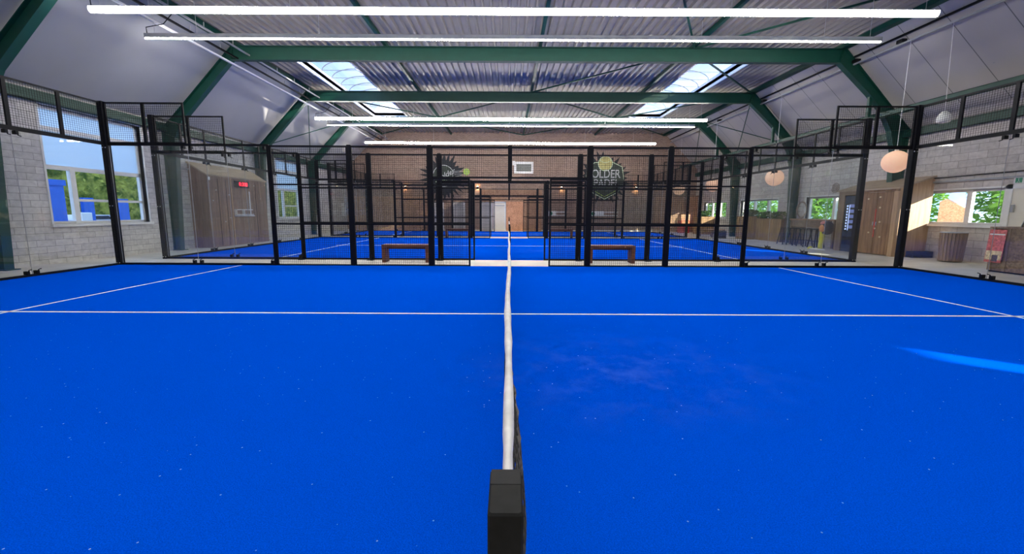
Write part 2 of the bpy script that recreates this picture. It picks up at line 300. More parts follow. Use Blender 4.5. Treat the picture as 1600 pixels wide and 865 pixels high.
# ------------------------------------------------------------------ mesh builder
class MB:
    def __init__(s): s.v = []; s.f = []; s.mi = []; s.mat = 0
    def add(s, vs, fs):
        n = len(s.v); s.v += [Vector(p) for p in vs]; s.f += [tuple(n + i for i in f) for f in fs]; s.mi += [s.mat] * len(fs)
    def box(s, x0, x1, y0, y1, z0, z1):
        s.add([(x0, y0, z0), (x1, y0, z0), (x1, y1, z0), (x0, y1, z0), (x0, y0, z1), (x1, y0, z1), (x1, y1, z1), (x0, y1, z1)],
              [(0, 3, 2, 1), (4, 5, 6, 7), (0, 1, 5, 4), (1, 2, 6, 5), (2, 3, 7, 6), (3, 0, 4, 7)])
        return s
    def bev(s, x0, x1, y0, y1, z0, z1, b=0.01):
        # box with chamfered vertical and top edges
        b = min(b, (x1 - x0) / 3, (y1 - y0) / 3, (z1 - z0) / 3)
        def ring(i, z): 
            return [(x0 + i, y0 + i + b, z), (x0 + i + b, y0 + i, z), (x1 - i - b, y0 + i, z), (x1 - i, y0 + i + b, z),
                    (x1 - i, y1 - i - b, z), (x1 - i - b, y1 - i, z), (x0 + i + b, y1 - i, z), (x0 + i, y1 - i - b, z)]
        rs = [ring(0, z0), ring(0, z1 - b), ring(b, z1)]
        vs = sum(rs, []); fs = []
        for k in range(2):
            for i in range(8): fs.append((k * 8 + i, k * 8 + (i + 1) % 8, (k + 1) * 8 + (i + 1) % 8, (k + 1) * 8 + i))
        fs.append(tuple(reversed(range(8)))); fs.append(tuple(range(16, 24)))
        s.add(vs, fs); return s
    def bar(s, a, b, w, h, upv=(0, 0, 1)):
        a, b = Vector(a), Vector(b); d = (b - a).normalized(); u = Vector(upv)
        if abs(d.dot(u)) > 0.98: u = Vector((0, 1, 0))
        r = d.cross(u).normalized(); u = r.cross(d)
        q = [a + r * i * w / 2 + u * j * h / 2 for i, j in ((-1, -1), (1, -1), (1, 1), (-1, 1))]
        q += [p + (b - a) for p in q]
        s.add(q, [(0, 3, 2, 1), (4, 5, 6, 7), (0, 1, 5, 4), (1, 2, 6, 5), (2, 3, 7, 6), (3, 0, 4, 7)]); return s
    def tube(s, pts, r, n=8, closed=False):
        pts = [Vector(p) for p in pts]; m = len(pts); rr = r if isinstance(r, (list, tuple)) else [r] * m
        vs = []; pu = None
        for i, p in enumerate(pts):
            if closed: d = pts[(i + 1) % m] - pts[i - 1]
            else: d = pts[min(i + 1, m - 1)] - pts[max(i - 1, 0)]
            d.normalize()
            u = pu if pu is not None else (Vector((0, 0, 1)) if abs(d.z) < 0.95 else Vector((0, 1, 0)))
            a = d.cross(u).normalized(); u = a.cross(d).normalized(); pu = u
            for k in range(n):
                t = 2 * PI * k / n; vs.append(p + (a * math.cos(t) + u * math.sin(t)) * rr[i])
        fs = []
        for i in range(m if closed else m - 1):
            j = (i + 1) % m
            for k in range(n): fs.append((i * n + k, i * n + (k + 1) % n, j * n + (k + 1) % n, j * n + k))
        if not closed: fs.append(tuple(reversed(range(n)))); fs.append(tuple(range((m - 1) * n, m * n)))
        s.add(vs, fs); return s
    def lathe(s, c, prof, n=24):
        c = Vector(c); vs = []
        for r, z in prof:
            for k in range(n): vs.append(c + Vector((r * math.cos(2 * PI * k / n), r * math.sin(2 * PI * k / n), z)))
        fs = []
        for i in range(len(prof) - 1):
            for k in range(n): fs.append((i * n + k, i * n + (k + 1) % n, (i + 1) * n + (k + 1) % n, (i + 1) * n + k))
        fs.append(tuple(reversed(range(n)))); fs.append(tuple(range((len(prof) - 1) * n, len(prof) * n)))
        s.add(vs, fs); return s
    def prism(s, poly, axis, a, b):
        # poly of 2-D points extruded along axis from a to b
        def P(u, v, t): return {'x': (t, u, v), 'y': (u, t, v), 'z': (u, v, t)}[axis]
        n = len(poly); vs = [P(u, v, a) for u, v in poly] + [P(u, v, b) for u, v in poly]
        fs = [tuple(range(n)), tuple(reversed(range(n, 2 * n)))] + [(i, i + n, (i + 1) % n + n, (i + 1) % n) for i in range(n)]
        s.add(vs, fs); return s
    def quad(s, a, b, c, d): s.add([a, b, c, d], [(0, 1, 2, 3)]); return s
    def build(s, name, mat, parent=None, smooth=False):
        me = bpy.data.meshes.new(name)
        off = parent_world(parent)
        me.from_pydata([v - off for v in s.v], [], s.f); me.update()
        mats = mat if isinstance(mat, (list, tuple)) else [mat]
        for m in mats: me.materials.append(M[m])
        if len(mats) > 1:
            for p, i in zip(me.polygons, s.mi): p.material_index = i
        if smooth:
            for p in me.polygons: p.use_smooth = True
        o = bpy.data.objects.new(name, me); C.objects.link(o)
        import bmesh
        bm = bmesh.new(); bm.from_mesh(me); bmesh.ops.recalc_face_normals(bm, faces=bm.faces); bm.to_mesh(me); bm.free()
        if parent: o.parent = parent
        return o
def parent_world(p):
    v = Vector((0, 0, 0))
    while p is not None: v = v + p.location; p = p.parent
    return v
def tag(o, label=None, cat=None, group=None, kind=None):
    if label: o['label'] = label
    if cat: o['category'] = cat
    if group: o['group'] = group
    if kind: o['kind'] = kind
    return o
def thing(name, label, cat, loc=(0, 0, 0), group=None, kind=None):
    o = bpy.data.objects.new(name, None); C.objects.link(o); o.location = loc; o.empty_display_size = 0.1
    return tag(o, label, cat, group, kind)
def one(mb, name, mat, label, cat, loc, group=None, smooth=False, kind=None):
    # a thing that is one mesh, its origin at loc
    off = Vector(loc); mb.v = [v - off for v in mb.v]
    o = mb.build(name, mat, None, smooth); o.location = off
    return tag(o, label, cat, group, kind)
def struct(mb, name, mat, parent=None, smooth=False):
    o = mb.build(name, mat, parent, smooth)
    if not parent: o['kind'] = 'structure'
    return o
def copy_tree(o, dx, parent=None):
    c = o.copy(); C.objects.link(c)
    if parent is None: c.location = o.location + Vector(dx)
    else: c.parent = parent
    for ch in o.children: copy_tree(ch, dx, c)
    return c
def text_obj(name, body, mat, loc, size, rot, parent=None, extrude=0.004, shear=0, xs=1.0, align='CENTER'):
    cu = bpy.data.curves.new(name, 'FONT'); cu.body = body; cu.size = size; cu.extrude = extrude; cu.align_x = align; cu.align_y = 'CENTER'; cu.shear = shear
    cu.offset = 0.012 * size
    tmp = bpy.data.objects.new('t', cu); C.objects.link(tmp)
    dg = bpy.context.evaluated_depsgraph_get(); dg.update()
    me = bpy.data.meshes.new_from_object(tmp.evaluated_get(dg)); bpy.data.objects.remove(tmp)
    R = Matrix.Translation(Vector(loc) - parent_world(parent)) @ rot.to_4x4() @ Matrix.Diagonal((xs, 1, 1, 1))
    me.transform(R); me.materials.clear(); me.materials.append(M[mat])
    o = bpy.data.objects.new(name, me); C.objects.link(o)
    if parent: o.parent = parent
    return o
RX = Matrix.Rotation(PI / 2, 3, 'X')
ROT_Y = RX                                     # on a wall that faces the camera
ROT_RIGHT = Matrix.Rotation(-PI / 2, 3, 'Z') @ RX   # on the right wall
ROT_LEFT = Matrix.Rotation(PI / 2, 3, 'Z') @ RX     # on the left wall

# ------------------------------------------------------------------ setting
XL, XR, YB, YF = -11.85, 13.60, 30.0, -6.0
ZD = 6.95                                      # underside of the roof deck
Y1, Y2, Y3, Y4, Y5 = 10.0, 11.43, 21.36, 22.85, 28.88
struct(MB().box(XL - 0.3, XR + 0.3, YF - 0.3, YB + 0.3, -0.2, 0.0), 'floor', 'concrete')
struct(MB().box(-60, 60, -40, 70, -0.45, -0.21), 'ground_outside', 'ground')
def wall_with_holes(name, mat, x0, x1, y0, y1, z1, holes):
    mb = MB(); ys = y0
    for (a, b, c, d) in sorted(holes):
        mb.box(x0, x1, ys, a, 0, z1); mb.box(x0, x1, a, b, 0, c); mb.box(x0, x1, a, b, d, z1); ys = b
    mb.box(x0, x1, ys, y1, 0, z1)
    return struct(mb, name, mat)
WL = [(10.25, 13.15, 1.02, 4.03), (20.9, 23.3, 1.02, 4.03)]
WR = [(-4.10, -3.50, 2.6, 4.2), (10.98, 13.25, 1.08, 2.12), (16.5, 18.6, 1.08, 2.12), (20.6, 24.0, 1.08, 2.12), (25.6, 28.6, 1.08, 2.12)]
wall_with_holes('wall_left', 'block_l', XL - 0.28, XL, YF - 0.3, YB + 0.3, 4.6, WL)
wall_with_holes('wall_right', 'block_r', XR, XR + 0.28, YF - 0.3, YB + 0.3, 4.6, WR)
struct(MB().prism([(XL - 0.3, 0), (XR + 0.3, 0), (XR + 0.3, 4.5), (11.2, 7.3), (-9.2, 7.3), (XL - 0.3, 4.5)], 'y', YB, YB + 0.25), 'wall_back', 'brick')
struct(MB().prism([(XL - 0.3, 0), (XR + 0.3, 0), (XR + 0.3, 4.5), (11.2, 7.3), (-9.2, 7.3), (XL - 0.3, 4.5)], 'y', YF - 0.25, YF), 'wall_front', 'block_l')
# sloping linings
SLT = 0.12
def slope(name, mat, xa, za, xb, zb):
    d = Vector((xb - xa, 0, zb - za)).normalized(); n = Vector((-d.z, 0, d.x))
    if n.z < 0: n = -n
    n *= SLT; a = Vector((xa, 0, za)); b = Vector((xb, 0, zb)); mb = MB()
    mb.prism([(a.x, a.z), (b.x, b.z), (b.x + n.x, b.z + n.z), (a.x + n.x, a.z + n.z)], 'y', YF, YB)
    return struct(mb, name, mat)
slope('ceiling_slope_left', 'slope_l', XL - 0.15, 4.24, -9.18, 6.98)
slope('ceiling_slope_right', 'slope_r', XR + 0.15, 4.36, 11.10, 6.98)
# corrugated deck with two skylight openings
SKY = [(-8.0, -6.05, 14.9, 25.1), (7.05, 8.95, 14.9, 25.1)]
mb = MB(); PIT = 0.25; x = -9.25; k = 0
prof = [(0.0, 0.0), (0.03, 0.085), (0.17, 0.085), (0.20, 0.0)]
while x < 11.15:
    spans = [(YF, YB)]
    for (a, b, c, d) in SKY:
        if x + PIT > a + 0.02 and x < b - 0.02: spans = [(YF, c), (d, YB)]
    for (ya, yb) in spans:
        pts = [(x + u, ZD + v) for u, v in prof] + [(x + PIT, ZD)]
        for (p, q) in zip(pts[:-1], pts[1:]): mb.quad((p[0], ya, p[1]), (q[0], ya, q[1]), (q[0], yb, q[1]), (p[0], yb, p[1]))
    x += PIT
struct(mb, 'ceiling', 'deck')
mb = MB()
xs = [-9.4] + [v for s in SKY for v in (s[0], s[1])] + [11.3]
mb.box(-9.4, SKY[0][0], YF, YB, 7.05, 7.2); mb.box(SKY[0][1], SKY[1][0], YF, YB, 7.05, 7.2); mb.box(SKY[1][1], 11.3, YF, YB, 7.05, 7.2)
for s in SKY: mb.box(s[0], s[1], YF, s[2], 7.05, 7.2); mb.box(s[0], s[1], s[3], YB, 7.05, 7.2)
struct(mb, 'ceiling_roof_slab', 'grey')
for i, (a, b, c, d) in enumerate(SKY):
    side = 'left' if i == 0 else 'right'
    t = thing('skylight', 'long barrel vault skylight over the %s side of the courts' % side, 'skylight', ((a + b) / 2, (c + d) / 2, ZD), 'roof skylights')
    mb = MB(); h = 7.32
    mb.box(a - 0.06, a, c - 0.06, d + 0.06, ZD - 0.02, h).box(b, b + 0.06, c - 0.06, d + 0.06, ZD - 0.02, h).box(a, b, c - 0.06, c, ZD - 0.02, h).box(a, b, d, d + 0.06, ZD - 0.02, h)
    mb.build('curb', 'whitem', t)
    mb = MB(); n = 14; R = (b - a) / 2; cx = (a + b) / 2
    arc = [(cx - R * math.cos(PI * q / n), h + 0.42 * math.sin(PI * q / n)) for q in range(n + 1)]
    for q in range(n): mb.quad((arc[q][0], c, arc[q][1]), (arc[q + 1][0], c, arc[q + 1][1]), (arc[q + 1][0], d, arc[q + 1][1]), (arc[q][0], d, arc[q][1]))
    mb.build('dome', 'dome', t, True)
    y = c + 0.05
    while y < d:
        MB().tube([(p[0], y, p[1] - 0.03) for p in arc], 0.022, 6).build('rib', 'grey', t)
        MB().bar((a, y, h), (b, y, h), 0.02, 0.02).build('tie', 'grey', t)
        y += 1.02
# green portal frames
FR = [-1.35, 3.8, 8.95, 14.1, 19.25, 24.4]
outer = [(XL + 0.01, 0), (XL + 0.01, 4.12), (-9.25, 6.80), (11.15, 6.80), (XR - 0.02, 4.25), (XR - 0.02, 0)]
inner = [(-11.62, 0), (-11.42, 3.85), (-11.12, 4.42), (-9.28, 6.37), (10.98, 6.37), (12.1, 5.36), (12.6, 4.82), (12.95, 4.2), (13.15, 3.5), (13.32, 0)]
lab = ['behind the camera', 'just in front of the near post', 'nearest in view, cropped by the top left corner', 'second in view, carrying the lower thick roof beam', 'third in view, its beam lit green under the skylights', 'farthest, close to the brick end wall']
for y, lb in zip(FR, lab):
    t = thing('portal_frame', 'green steel portal frame, ' + lb, 'steel frame', (0, y, 0), 'green portal frames of the hall')
    mb = MB(); mb.prism(outer + inner[::-1], 'y', y - 0.008, y + 0.008); mb.build('web', 'green', t)
    for nm, pl, sg in (('outer_flange', outer, -1), ('inner_flange', inner, 1)):
        mb = MB()
        for p, q in zip(pl[:-1], pl[1:]):
            P, Q = Vector((p[0], y, p[1])), Vector((q[0], y, q[1])); mb.bar(P, Q, 0.20, 0.018, (Q - P).cross(Vector((0, 1, 0))).normalized())
        mb.build(nm, 'green', t)
    mb = MB()
    for (xa, za, xb, zb) in [(-9.28, 6.38, -9.24, 6.79), (10.98, 6.38, 11.1, 6.79), (-11.42, 3.86, XL + 0.02, 4.0), (12.95, 4.2, 13.58, 4.24)]:
        MB().bar((xa, y, za), (xb, y, zb), 0.19, 0.014, (0.7, 0, 0.1)).build('stiffener', 'green', t)
    mb = MB().box(XL + 0.0, -11.52, y - 0.15, y + 0.15, 0, 0.02); mb.build('base_plate', 'green', t)
    if y > 3:
        MB().box(12.14, 12.24, y - 0.05, y + 0.05, 4.64, 5.32).build('hanger', 'green', t)
# longitudinal steel
def channel(name, label, x0, x1, z0, z1, lip=0.02, face=1):
    mb = MB(); 
    xa = x1 if face > 0 else x0
    mb.box(x0, x1, YF, YB, z0, z0 + 0.015); mb.box(x0, x1, YF, YB, z1 - 0.015, z1)
    mb.box((x0 if face > 0 else x1 - 0.012), (x0 + 0.012 if face > 0 else x1), YF, YB, z0, z1)
    return one(mb, name, 'green', label, 'steel beam', (0, 12, z0))
channel('eaves_beam', 'long green eaves beam running along the top of the left block wall', XL + 0.005, XL + 0.16, 4.06, 4.22, face=-1)
one(MB().box(XL + 0.0, XL + 0.10, YF, YB, 4.235, 4.33), 'eaves_angle', 'green', 'dark green angle strip just above the left eaves beam', 'steel beam', (XL, 12, 4.3))
channel('eaves_beam', 'long green eaves beam running along the top of the right block wall', XR - 0.16, XR - 0.005, 3.97, 4.22, face=1)
channel('tie_beam', 'green tie beam hung below the right sloping ceiling boards', 12.30, 12.48, 4.56, 4.72, face=1)
for x, lb in ((-4.15, 'left'), (1.0, 'middle'), (6.12, 'right')):
    one(MB().box(x - 0.05, x + 0.05, YF, YB, 6.83, 6.945), 'roof_purlin', 'green', 'green purlin under the corrugated deck, %s of three' % lb, 'steel beam', (x, 12, 6.85), 'purlins under the deck')
for x, lb in ((-9.2, 'left'), (11.1, 'right')):
    one(MB().box(x - 0.11, x + 0.11, YF, YB, 6.80, 6.945), 'edge_purlin', 'green', 'dark green purlin where deck meets the %s sloping ceiling' % lb, 'steel beam', (x, 12, 6.85))
br = [((1, 19.15), (6.1, 14.2), 'right of centre in the bay with the near skylight ends'), ((6.1, 14.2), (11.0, 19.15), 'crossing below the right skylight, nearer bay'), ((1, 19.35), (6.1, 24.3), 'right of centre in the bay before the last beam'), ((6.1, 24.3), (11.0, 19.35), 'crossing below the right skylight, farther bay'),
      ((1, 19.35), (-4.1, 24.3), 'left of centre in the bay before the last beam'), ((-4.1, 24.3), (-9.1, 19.35), 'crossing below the left skylight'), ((1, 29.7), (-4.1, 24.5), 'left of centre beside the brick end wall'), ((1, 29.7), (6.1, 24.5), 'right of centre beside the brick end wall'),
      ((-9.1, 29.7), (-4.1, 24.5), 'far left beside the brick end wall'), ((11.0, 29.7), (6.1, 24.5), 'far right beside the brick end wall'), ((6.1, 14.0), (3.5, 9.1), 'between the two nearest lamp lines'), ((6.1, 14.0), (11.0, 9.1), 'right of the two nearest lamp lines')]
for a, b, lb in br:
    one(MB().bar((a[0], a[1], 6.78), (b[0], b[1], 6.78), 0.05, 0.05), 'roof_brace', 'green', 'thin green diagonal roof brace ' + lb, 'brace', ((a[0] + b[0]) / 2, (a[1] + b[1]) / 2, 6.78), 'diagonal braces under the roof')
# slope braces seen on the white lining
for nm, a, b, lb in [('l2', (-9.35, 19.5, 6.6), (-11.6, 24.2, 4.4), 'left slope, steep one'), ('l', (-9.35, 24.3, 6.55), (-11.55, 19.6, 4.45), 'left slope'), ('r', (11.2, 24.2, 6.6), (13.2, 19.6, 4.6), 'right slope, rising away'), ('r2', (13.2, 24.2, 4.6), (11.2, 19.5, 6.6), 'right slope, falling away'), ('r3', (11.2, 24.6, 6.6), (13.2, 29.6, 4.6), 'right slope next to the brick wall')]:
    one(MB().tube([a, b], 0.022, 6), 'slope_brace', 'green', 'thin dark rod brace across the ' + lb, 'brace', a, 'rod braces on the sloping ceilings')

# ------------------------------------------------------------------ windows and doors
def window_unit(k, x, out, y0, y1, z0, z1, mull, trans, frost_from=None, rail=None, fr=0.07):
    # out = +1 when outside lies towards +x
    t = thing('window_%d' % k, None, None, (x, (y0 + y1) / 2, z0), kind='structure')
    xa, xb = sorted((x + out * 0.12, x + out * 0.20))
    mb = MB()
    mb.box(xa, xb, y0, y0 + fr, z0, z1).box(xa, xb, y1 - fr, y1, z0, z1).box(xa, xb, y0, y1, z0, z0 + fr).box(xa, xb, y0, y1, z1 - fr, z1)
    for m in mull: mb.box(xa - 0.01, xb + 0.01, m - fr, m + fr, z0, frost_from or z1)
    for q in trans: mb.box(xa, xb, y0, y1, q - fr * 0.8, q + fr * 0.8)
    if rail: mb.box(xa, xb, rail[0], y1, rail[1] - 0.035, rail[1] + 0.035)
    mb.build('window_frame', 'white', t)
    xm = (xa + xb) / 2; ft = frost_from or z1
    MB().box(xm - 0.004, xm + 0.004, y0 + 0.02, y1 - 0.02, z0 + 0.02, ft).build('pane', 'wglass', t)
    if frost_from: MB().box(xm - 0.004, xm + 0.004, y0 + 0.02, y1 - 0.02, ft, z1 - 0.02).build('frosted_pane', 'frost', t)
    xs, xe = sorted((x - out * 0.07, x + out * 0.2))
    MB().box(xs, xe, y0 - 0.08, y1 + 0.08, z0 - 0.07, z0).build('window_sill', 'white', t)
    xs, xe = sorted((x - out * 0.015, x + out * 0.12)); mb = MB()
    mb.box(xs, xe, y0 - 0.05, y0, z0, z1 + 0.05).box(xs, xe, y1, y1 + 0.05, z0, z1 + 0.05).box(xs, xe, y0 - 0.05, y1 + 0.05, z1, z1 + 0.05)
    mb.build('window_trim', 'white', t)
    return t
window_unit(1, XL, -1, *WL[0][:2], *WL[0][2:], [11.0], [2.5, 3.48], 2.5, (11.0, 1.66))
window_unit(2, XL, -1, *WL[1][:2], *WL[1][2:], [21.7], [2.5, 3.48], 2.5, (21.7, 1.66))
window_unit(3, XR, 1, *WR[1][:2], *WR[1][2:], [11.95], [])
window_unit(4, XR, 1, *WR[2][:2], *WR[2][2:], [17.1], [])
window_unit(5, XR, 1, *WR[3][:2], *WR[3][2:], [21.6, 22.8], [])
window_unit(6, XR, 1, *WR[4][:2], *WR[4][2:], [26.6, 27.6], [])
window_unit(7, XR, 1, *WR[0][:2], *WR[0][2:], [], [], fr=0.02)
# right hand door
t = thing('door_1', None, None, (XR, 10.3, 0), kind='structure')
MB().box(XR - 0.05, XR - 0.01, 9.85, 10.75, 0.0, 2.08).build('door_leaf', 'door_white', t)
mb = MB(); mb.box(XR - 0.08, XR - 0.0, 10.75, 10.88, 0, 2.2).box(XR - 0.08, XR, 9.72, 9.85, 0, 2.2).box(XR - 0.08, XR, 9.72, 10.88, 2.08, 2.2); mb.build('door_frame', 'white', t)
MB().box(XR - 0.10, XR - 0.05, 10.66, 10.72, 1.45, 1.65).build('door_hinge', 'grey', t)
# back wall doors and boards
def back_door(k, x0, x1, zt, mat, handle_right):
    t = thing('door_%d' % k, None, None, ((x0 + x1) / 2, YB, 0), kind='structure')
    MB().box(x0, x1, YB - 0.075, YB - 0.03, 0.0, zt).build('door_leaf', mat, t)
    mb = MB(); mb.box(x0 - 0.09, x0, YB - 0.1, YB, 0, zt + 0.09).box(x1, x1 + 0.09, YB - 0.1, YB, 0, zt + 0.09).box(x0 - 0.09, x1 + 0.09, YB - 0.1, YB, zt, zt + 0.09); mb.build('door_frame', 'white', t)
    hx = x1 - 0.08 if handle_right else x0 + 0.08
    MB().box(hx - 0.05, hx + 0.05, YB - 0.12, YB - 0.07, 1.03, 1.06).build('door_handle', 'steel', t)
    MB().box(x0, x1, YB - 0.079, YB - 0.074, zt - 0.22, zt - 0.17).build('door_rail', 'grey', t)
back_door(2, -1.05, -0.32, 2.05, 'door_white', True)
back_door(3, -1.95, -1.30, 2.02, 'door_grey', False)
back_door(4, -4.0, -3.30, 2.02, 'door_grey', True)
back_door(5, -5.35, -4.85, 2.02, 'door_grey', False)
one(MB().box(-2.15, 2.4, YB - 0.03, YB - 0.001, 2.16, 2.98), 'wall_board', 'osb', 'wide pressed chip board above the white doors on the brick wall', 'board', (0, YB, 2.1))
one(MB().box(-0.2, 1.08, YB - 0.06, YB - 0.031, 0.02, 2.14), 'wall_board', 'osb_b', 'bright orange chip board sheet right of the cream door', 'board', (0.5, YB, 0))
one(MB().box(1.1, 2.4, YB - 0.03, YB - 0.001, 0.02, 2.15), 'wall_board', 'osb', 'dull chip board sheet right of the bright orange one', 'board', (1.7, YB, 0))
struct(MB().box(XL, XR, YB - 0.018, YB, 0, 0.09), 'baseboard_back', 'white')

# ------------------------------------------------------------------ linear lamps
def lamp(y, label, sg):
    t = thing('linear_lamp', label, 'lamp', (0.07, y, 5.9), 'long linear lamps over the courts')
    x0, x1 = -9.55, 9.69
    # the housing is open downwards and towards the court it lights: sg -1 faces the camera, +1 faces away
    MB().prism([(y - sg * 0.05, 5.96), (y + sg * 0.05, 5.96), (y + sg * 0.05, 5.945), (y - sg * 0.035, 5.945), (y - sg * 0.035, 5.855), (y - sg * 0.05, 5.855)], 'x', x0, x1).build('housing', 'grey', t)
    MB().prism([(y - sg * 0.034, 5.944), (y + sg * 0.045, 5.944), (y + sg * 0.05, 5.88), (y + sg * 0.01, 5.83), (y - sg * 0.034, 5.83)], 'x', x0 + 0.01, x1 - 0.01).build('diffuser', 'lampd', t)
    for i, xx in enumerate((-9.3, -8.2, -5, 0, 5, 8.2, 9.4)):
        zt = min(ZD, 6.9) if -9.1 < xx < 11 else 6.7
        MB().tube([(xx, y, 5.95), (xx, y, zt)], 0.006, 5).build('hanger', 'steel', t)
    MB().tube([(x0 + 0.05, y, 5.96), (x0 + 0.04, y, 6.12), (x0 + 0.5, y, 6.2), (x0 + 0.75, y, 6.45)], 0.012, 5).build('feed_cable', 'black', t)
    return t
for y, lb in ((-1.0, 'long lamp line above the near edge of the first court, out of view'), (9.53, 'widest bright lamp line, highest in the picture'), (10.99, 'second lamp line from the top, just above the nearest thick beam'),
              (20.56, 'third lamp line, right below the beam lit by the skylights'), (21.93, 'fourth lamp line, close below the third'), (27.68, 'shortest lamp line, in front of the brick end wall')):
    lamp(y, lb, -1 if y in (9.53, 20.56, 27.68) else 1)

# ------------------------------------------------------------------ courts
def turf(y0, y1, label, service=True):
    t = thing('court_turf', label, 'artificial turf', (0, (y0 + y1) / 2, 0), 'blue padel court surfaces')
    MB().box(-9.97, 9.97, y0, y1, 0.0, 0.012).build('turf_pile', 'turf', t)
    ym = (y0 + y1) / 2 - 0.02
    L = lambda a, b, c, d: MB().box(a, b, c, d, 0.0115, 0.0145).build('court_line', 'line', t)
    L(-7.10, 7.15, ym - 0.025, ym + 0.025)
    L(-6.885, -6.835, y0 + 0.03, y1 - 0.05); L(6.88, 6.93, y0 + 0.03, y1 - 0.05)
    return t
turf(0.0, Y1 - 0.02, 'blue artificial turf of the nearest court, filling the foreground')
turf(Y2 + 0.02, Y3 - 0.02, 'blue artificial turf of the middle court behind the first benches')
turf(Y4 + 0.02, Y5 - 0.02, 'blue artificial turf of the narrow farthest court by the brick wall')
WR_ = 0.0040
def wires(plane, c, a0, a1, z0, z1, pitch=0.05):
    # square mesh of welded wires; plane 'y': a is x and c is y; plane 'x': a is y and c is x
    mb = MB(); r = WR_ / 2
    def q(a0, a1, b0, b1):
        if plane == 'y': P = [(a0, c - r, b0), (a1, c - r, b0), (a1, c + r, b0), (a0, c + r, b0), (a0, c - r, b1), (a1, c - r, b1), (a1, c + r, b1), (a0, c + r, b1)]
        else: P = [(c - r, a0, b0), (c - r, a1, b0), (c + r, a1, b0), (c + r, a0, b0), (c - r, a0, b1), (c - r, a1, b1), (c + r, a1, b1), (c + r, a0, b1)]
        return P
    n = max(1, round((a1 - a0) / pitch))
    for i in range(1, n):
        u = a0 + (a1 - a0) * i / n; mb.add(q(u - r, u + r, z0, z1), [(0, 1, 5, 4), (1, 2, 6, 5), (2, 3, 7, 6), (3, 0, 4, 7)])
    n = max(1, round((z1 - z0) / pitch))
    for i in range(1, n):
        u = z0 + (z1 - z0) * i / n; mb.add(q(a0, a1, u - r, u + r), [(0, 1, 2, 3), (4, 5, 6, 7), (0, 1, 5, 4), (2, 3, 7, 6)])
    return mb
H3, H4 = 3.0, 4.0
